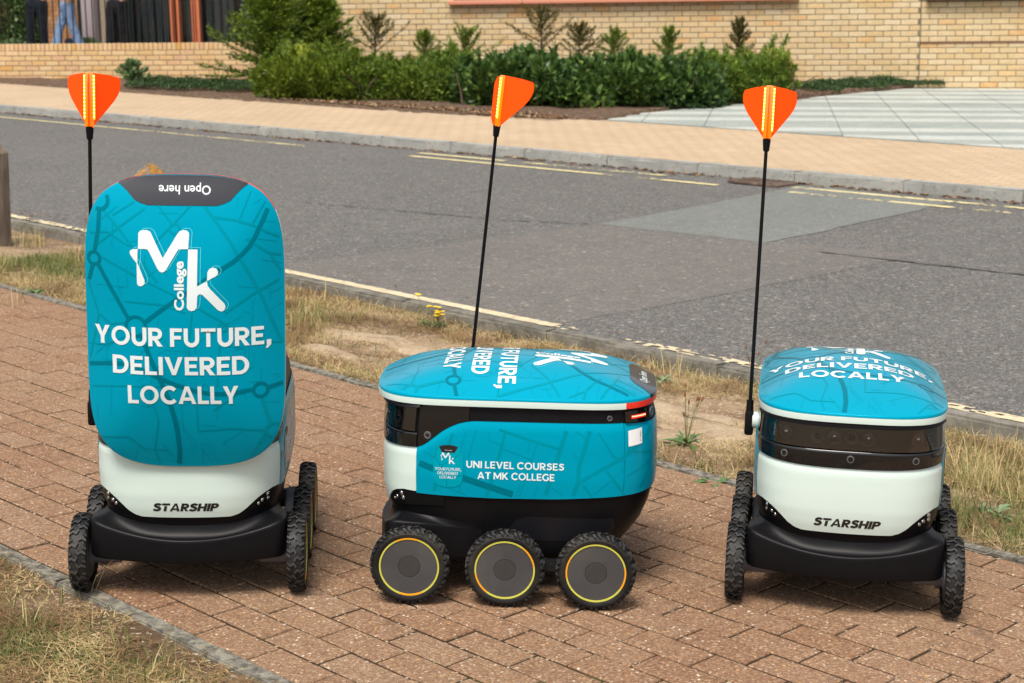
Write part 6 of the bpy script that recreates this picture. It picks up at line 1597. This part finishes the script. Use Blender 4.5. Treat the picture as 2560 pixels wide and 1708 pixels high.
for px_, py_ in ((70, 1440), (20, 1400), (110, 1390), (290, 1480), (230, 1450), (400, 1520), (160, 1370), (330, 1560)): clump(*dp_xy(px_, py_), .03, 9, .10, .5, .8, .35, .0028)
MT['seed'] = plain('dry_seed_head', (0.42, 0.31, 0.16), 0.85)
MT['dock'] = plain('brown_seed_head', (0.20, 0.075, 0.03), 0.85)
MT['weed'] = plain('weed_leaf', (0.085, 0.16, 0.045), 0.55)
MT['weed_g'] = plain('grey_green_weed_leaf', (0.17, 0.24, 0.12), 0.6)
MT['stalk'] = plain('weed_stalk', (0.17, 0.17, 0.065), 0.7)
MT['petal'] = plain('yellow_petal', (0.85, 0.58, 0.01), 0.6)
MT['twig'] = plain('pale_straw', (0.46, 0.34, 0.18), 0.8)
def leaf_quad(bm, p, az, el, L, w, mi=0):
    """a long leaf with a fold along its middle and a drooping tip"""
    d = Vector((math.cos(az), math.sin(az), 0)); s = Vector((-d.y, d.x, 0)); up = Vector((0, 0, 1)); p = Vector(p); rows = []
    for t in (0, .25, .55, .8, 1):
        c = p + d * (L * t * math.cos(el)) + up * (L * (t * math.sin(el) - .45 * t * t * math.sin(el + .5))); ww = w * (.25 + 1.5 * t * (1.25 - t)) if t < 1 else .0005
        rows.append([bm.verts.new(c - s * ww / 2 + up * ww * .18), bm.verts.new(c), bm.verts.new(c + s * ww / 2 + up * ww * .18)])
    for A, B in zip(rows[:-1], rows[1:]):
        for k in (0, 1): f = bm.faces.new((A[k], A[k + 1], B[k + 1], B[k])); f.material_index = mi
rw = random.Random(77)
def weed(px_, py_, n, L, w, label, mat='weed', stalks=0, sh=.15, head='dock', flower=False, el=.55):
    x, y = dp_xy(px_, py_); root = empty('weed', (x, y, -.012)); tag(root, label, 'weed'); bm = bmesh.new()
    for k in range(n): leaf_quad(bm, (rw.uniform(-.008, .008), rw.uniform(-.008, .008), 0), k * 6.283 / n + rw.uniform(-.4, .4), el + rw.uniform(-.3, .35), L * rw.uniform(.6, 1.1), w * rw.uniform(.7, 1.1))
    from_bm('leaf', bm, MT[mat], root, smooth=True)
    for k in range(stalks):
        a = rw.uniform(0, 6.283); r_ = rw.uniform(.0, .35); h = sh * rw.uniform(.55, 1.1); q = Vector((math.cos(a) * h * r_, math.sin(a) * h * r_, h)); bm = bmesh.new(); m = q * .5 + Vector((0, 0, h * .08)); tube(bm, (0, 0, 0), m, .0011, .0010, 5); tube(bm, m, q, .0010, .0008, 5)
        st = from_bm('stalk', bm, MT['stalk'], root)
        bm = bmesh.new()
        if flower:
            for j in range(9): b = j * .698; M = Matrix.Translation(q + Vector((math.cos(b) * .0065, math.sin(b) * .0065, .001))) @ Matrix.Rotation(b, 4, 'Z') @ Matrix.Diagonal((.007, .0035, .0014, 1)); bmesh.ops.create_icosphere(bm, subdivisions=1, radius=1, matrix=M)
            bmesh.ops.create_icosphere(bm, subdivisions=1, radius=.0045, matrix=Matrix.Translation(q)); from_bm('flower', bm, MT['petal'], st)
        else:
            d = (q - m).normalized().to_track_quat('Z', 'Y').to_matrix().to_4x4(); bmesh.ops.create_icosphere(bm, subdivisions=2, radius=1, matrix=Matrix.Translation(q) @ d @ Matrix.Diagonal((.0034, .0034, .009, 1))); from_bm('seed_head', bm, MT[head], st)
    return root
weed(1005, 745, 14, .07, .016, 'weed with small yellow flowers beside the near kerb', 'weed', 13, .085, flower=True)
weed(975, 738, 9, .06, .014, 'leafy weed with a few taller yellow flowers at the near kerb', 'weed', 4, .13, flower=True)
weed(1575, 1012, 16, .10, .017, 'rosette of green plantain leaves with tall brown seed stalks right of the side-on robot', 'weed', 8, .19)
weed(1520, 868, 10, .07, .022, 'grey green weed by the near kerb behind the side-on robot', 'weed_g', 0)
weed(1730, 878, 5, .05, .012, 'dry stalks with brown seed heads beside the pole of the front-facing robot', 'weed_g', 4, .16)
weed(1640, 1105, 16, .075, .026, 'low leafy weed spreading over the edging beside the front-facing robot', 'weed', 0, el=.3)
weed(1668, 1112, 12, .06, .024, 'small dark green weed on the brick beside the rear wheel', 'weed', 0, el=.3)
weed(2290, 1178, 11, .085, .020, 'broad-leaved grey green weed in the long grass on the right', 'weed_g', 0, el=.75)
weed(2255, 1163, 7, .06, .016, 'smaller grey green weed next to the broad-leaved one', 'weed_g', 0, el=.6)
weed(2330, 1283, 6, .05, .018, 'flat bright green weed on the edging at the far right', 'weed', 0, el=.2)
weed(2288, 1362, 12, .032, .006, 'tiny green tuft growing between the bricks right of the front-facing robot', 'weed', 0, el=.7)
weed(285, 1415, 16, .045, .008, 'green tuft at the lower left edging in front of the raised-lid robot', 'weed', 0, el=.7)
weed(82, 672, 12, .10, .022, 'leafy weed at the back edge of the path on the far left', 'weed', 0, el=.7)
weed(60, 560, 4, .05, .01, 'thin weed with orange seed heads beside the left timber bollard', 'weed', 4, .2)
weed(188, 565, 3, .04, .01, 'thin dry stalks with orange seed heads left of the raised lid', 'weed', 3, .17)
weed(1760, 868, 10, .07, .024, 'fresh green weed behind the pole base of the front-facing robot', 'weed', 0, el=.5)
def far_weed(px_, py_, h, label):
    P = on_plane(px_ * D_, py_ * D_, Vector((-0.0246, -0.00296, 1)), 0.003); root = empty('weed', (P.x, P.y, road_z(P.x, P.y))); tag(root, label, 'weed'); bm = bmesh.new()
    for k in range(16): leaf_quad(bm, (rw.uniform(-.03, .03), rw.uniform(-.03, .03), rw.random() * h * .12), rw.uniform(0, 6.28), .9 + rw.uniform(-.4, .4), h * rw.uniform(.3, .8), h * .16)
    from_bm('leaf', bm, MT['weed'], root, smooth=True)
far_weed(498, 300, .13, 'small dark weed growing at the foot of the far kerb behind the raised lid')
far_weed(1487, 385, .20, 'thin green weed growing from a joint of the far kerb right of the tilted flag')
# stray straws: two pale stalks by the front wheel of the raised-lid robot, litter along the kerbs
for px_, py_, q, lb in ((215, 1345, (.055, -.02, .09), 'pale straw stalk bending out beside the front wheel of the raised-lid robot'), (205, 1350, (.03, .0, .055), 'short green straw stalk leaning on the front wheel of the raised-lid robot')):
    x, y = dp_xy(px_, py_ + 12); bm = bmesh.new(); q = Vector(q); tube(bm, (0, 0, -.01), q * .6 + Vector((0, 0, .012)), .0010, .0008, 5); tube(bm, q * .6 + Vector((0, 0, .012)), q, .0018, .0006, 5); o = from_bm('straw_stalk', bm, MT['twig']); o.location = (x, y, 0); tag(o, lb, 'straw')
def litter(name, n, u0, u1, vf, sv, zf, s0, s1, cols):
    """dead leaves and crumbs swept against a kerb"""
    u = rng.uniform(u0, u1, n); v = (vf(u) if callable(vf) else vf) + np.abs(rng.normal(0, abs(sv), n)) * np.sign(sv); V, F, C = [], [], []
    for a, b in zip(u, v):
        x, y = uv2xy(a, b); z = zf(x, y); s = rw.uniform(s0, s1); th = rw.uniform(0, 6.28); c, q = math.cos(th) * s, math.sin(th) * s; i = len(V)
        V += [(x + c, y + q, z + .004), (x - q * .5, y + c * .5, z + .006 + s * .35), (x - c, y - q, z + .004), (x + q * .5, y - c * .5, z + .006 + s * rw.random() * .4)]; F.append((i, i + 1, i + 2, i + 3)); C.append(rw.uniform(*cols))
    return tag(big(name, V, F, MT['dead'], None, C), kind='stuff')
MT['dead'] = m_leaf('dead_leaf', [(0, (.07, .04, .025)), (.4, (.20, .10, .045)), (.7, (.36, .22, .11)), (1, (.55, .45, .32))], .85, .05)
litter('leaf_litter', 1300, -19, 1.2, lambda u: v_far(u) - .015, -.055, lambda x, y: road_z(x, y) + .002, .008, .03, (0, .75))
litter('leaf_litter', 500, -10, 1.0, 5.33, .05, lambda x, y: .036, .003, .009, (0, .9))
litter('leaf_litter', 1300, -16.5, -11.9, 12.72, .22, lambda x, y: far_z(x, y) + .022, .010, .035, (.1, 1.0))
litter("grit", 420, -5.5, -1.0, 2.1, .8, lambda x, y: -.002, .0015, .004, (0, 1))
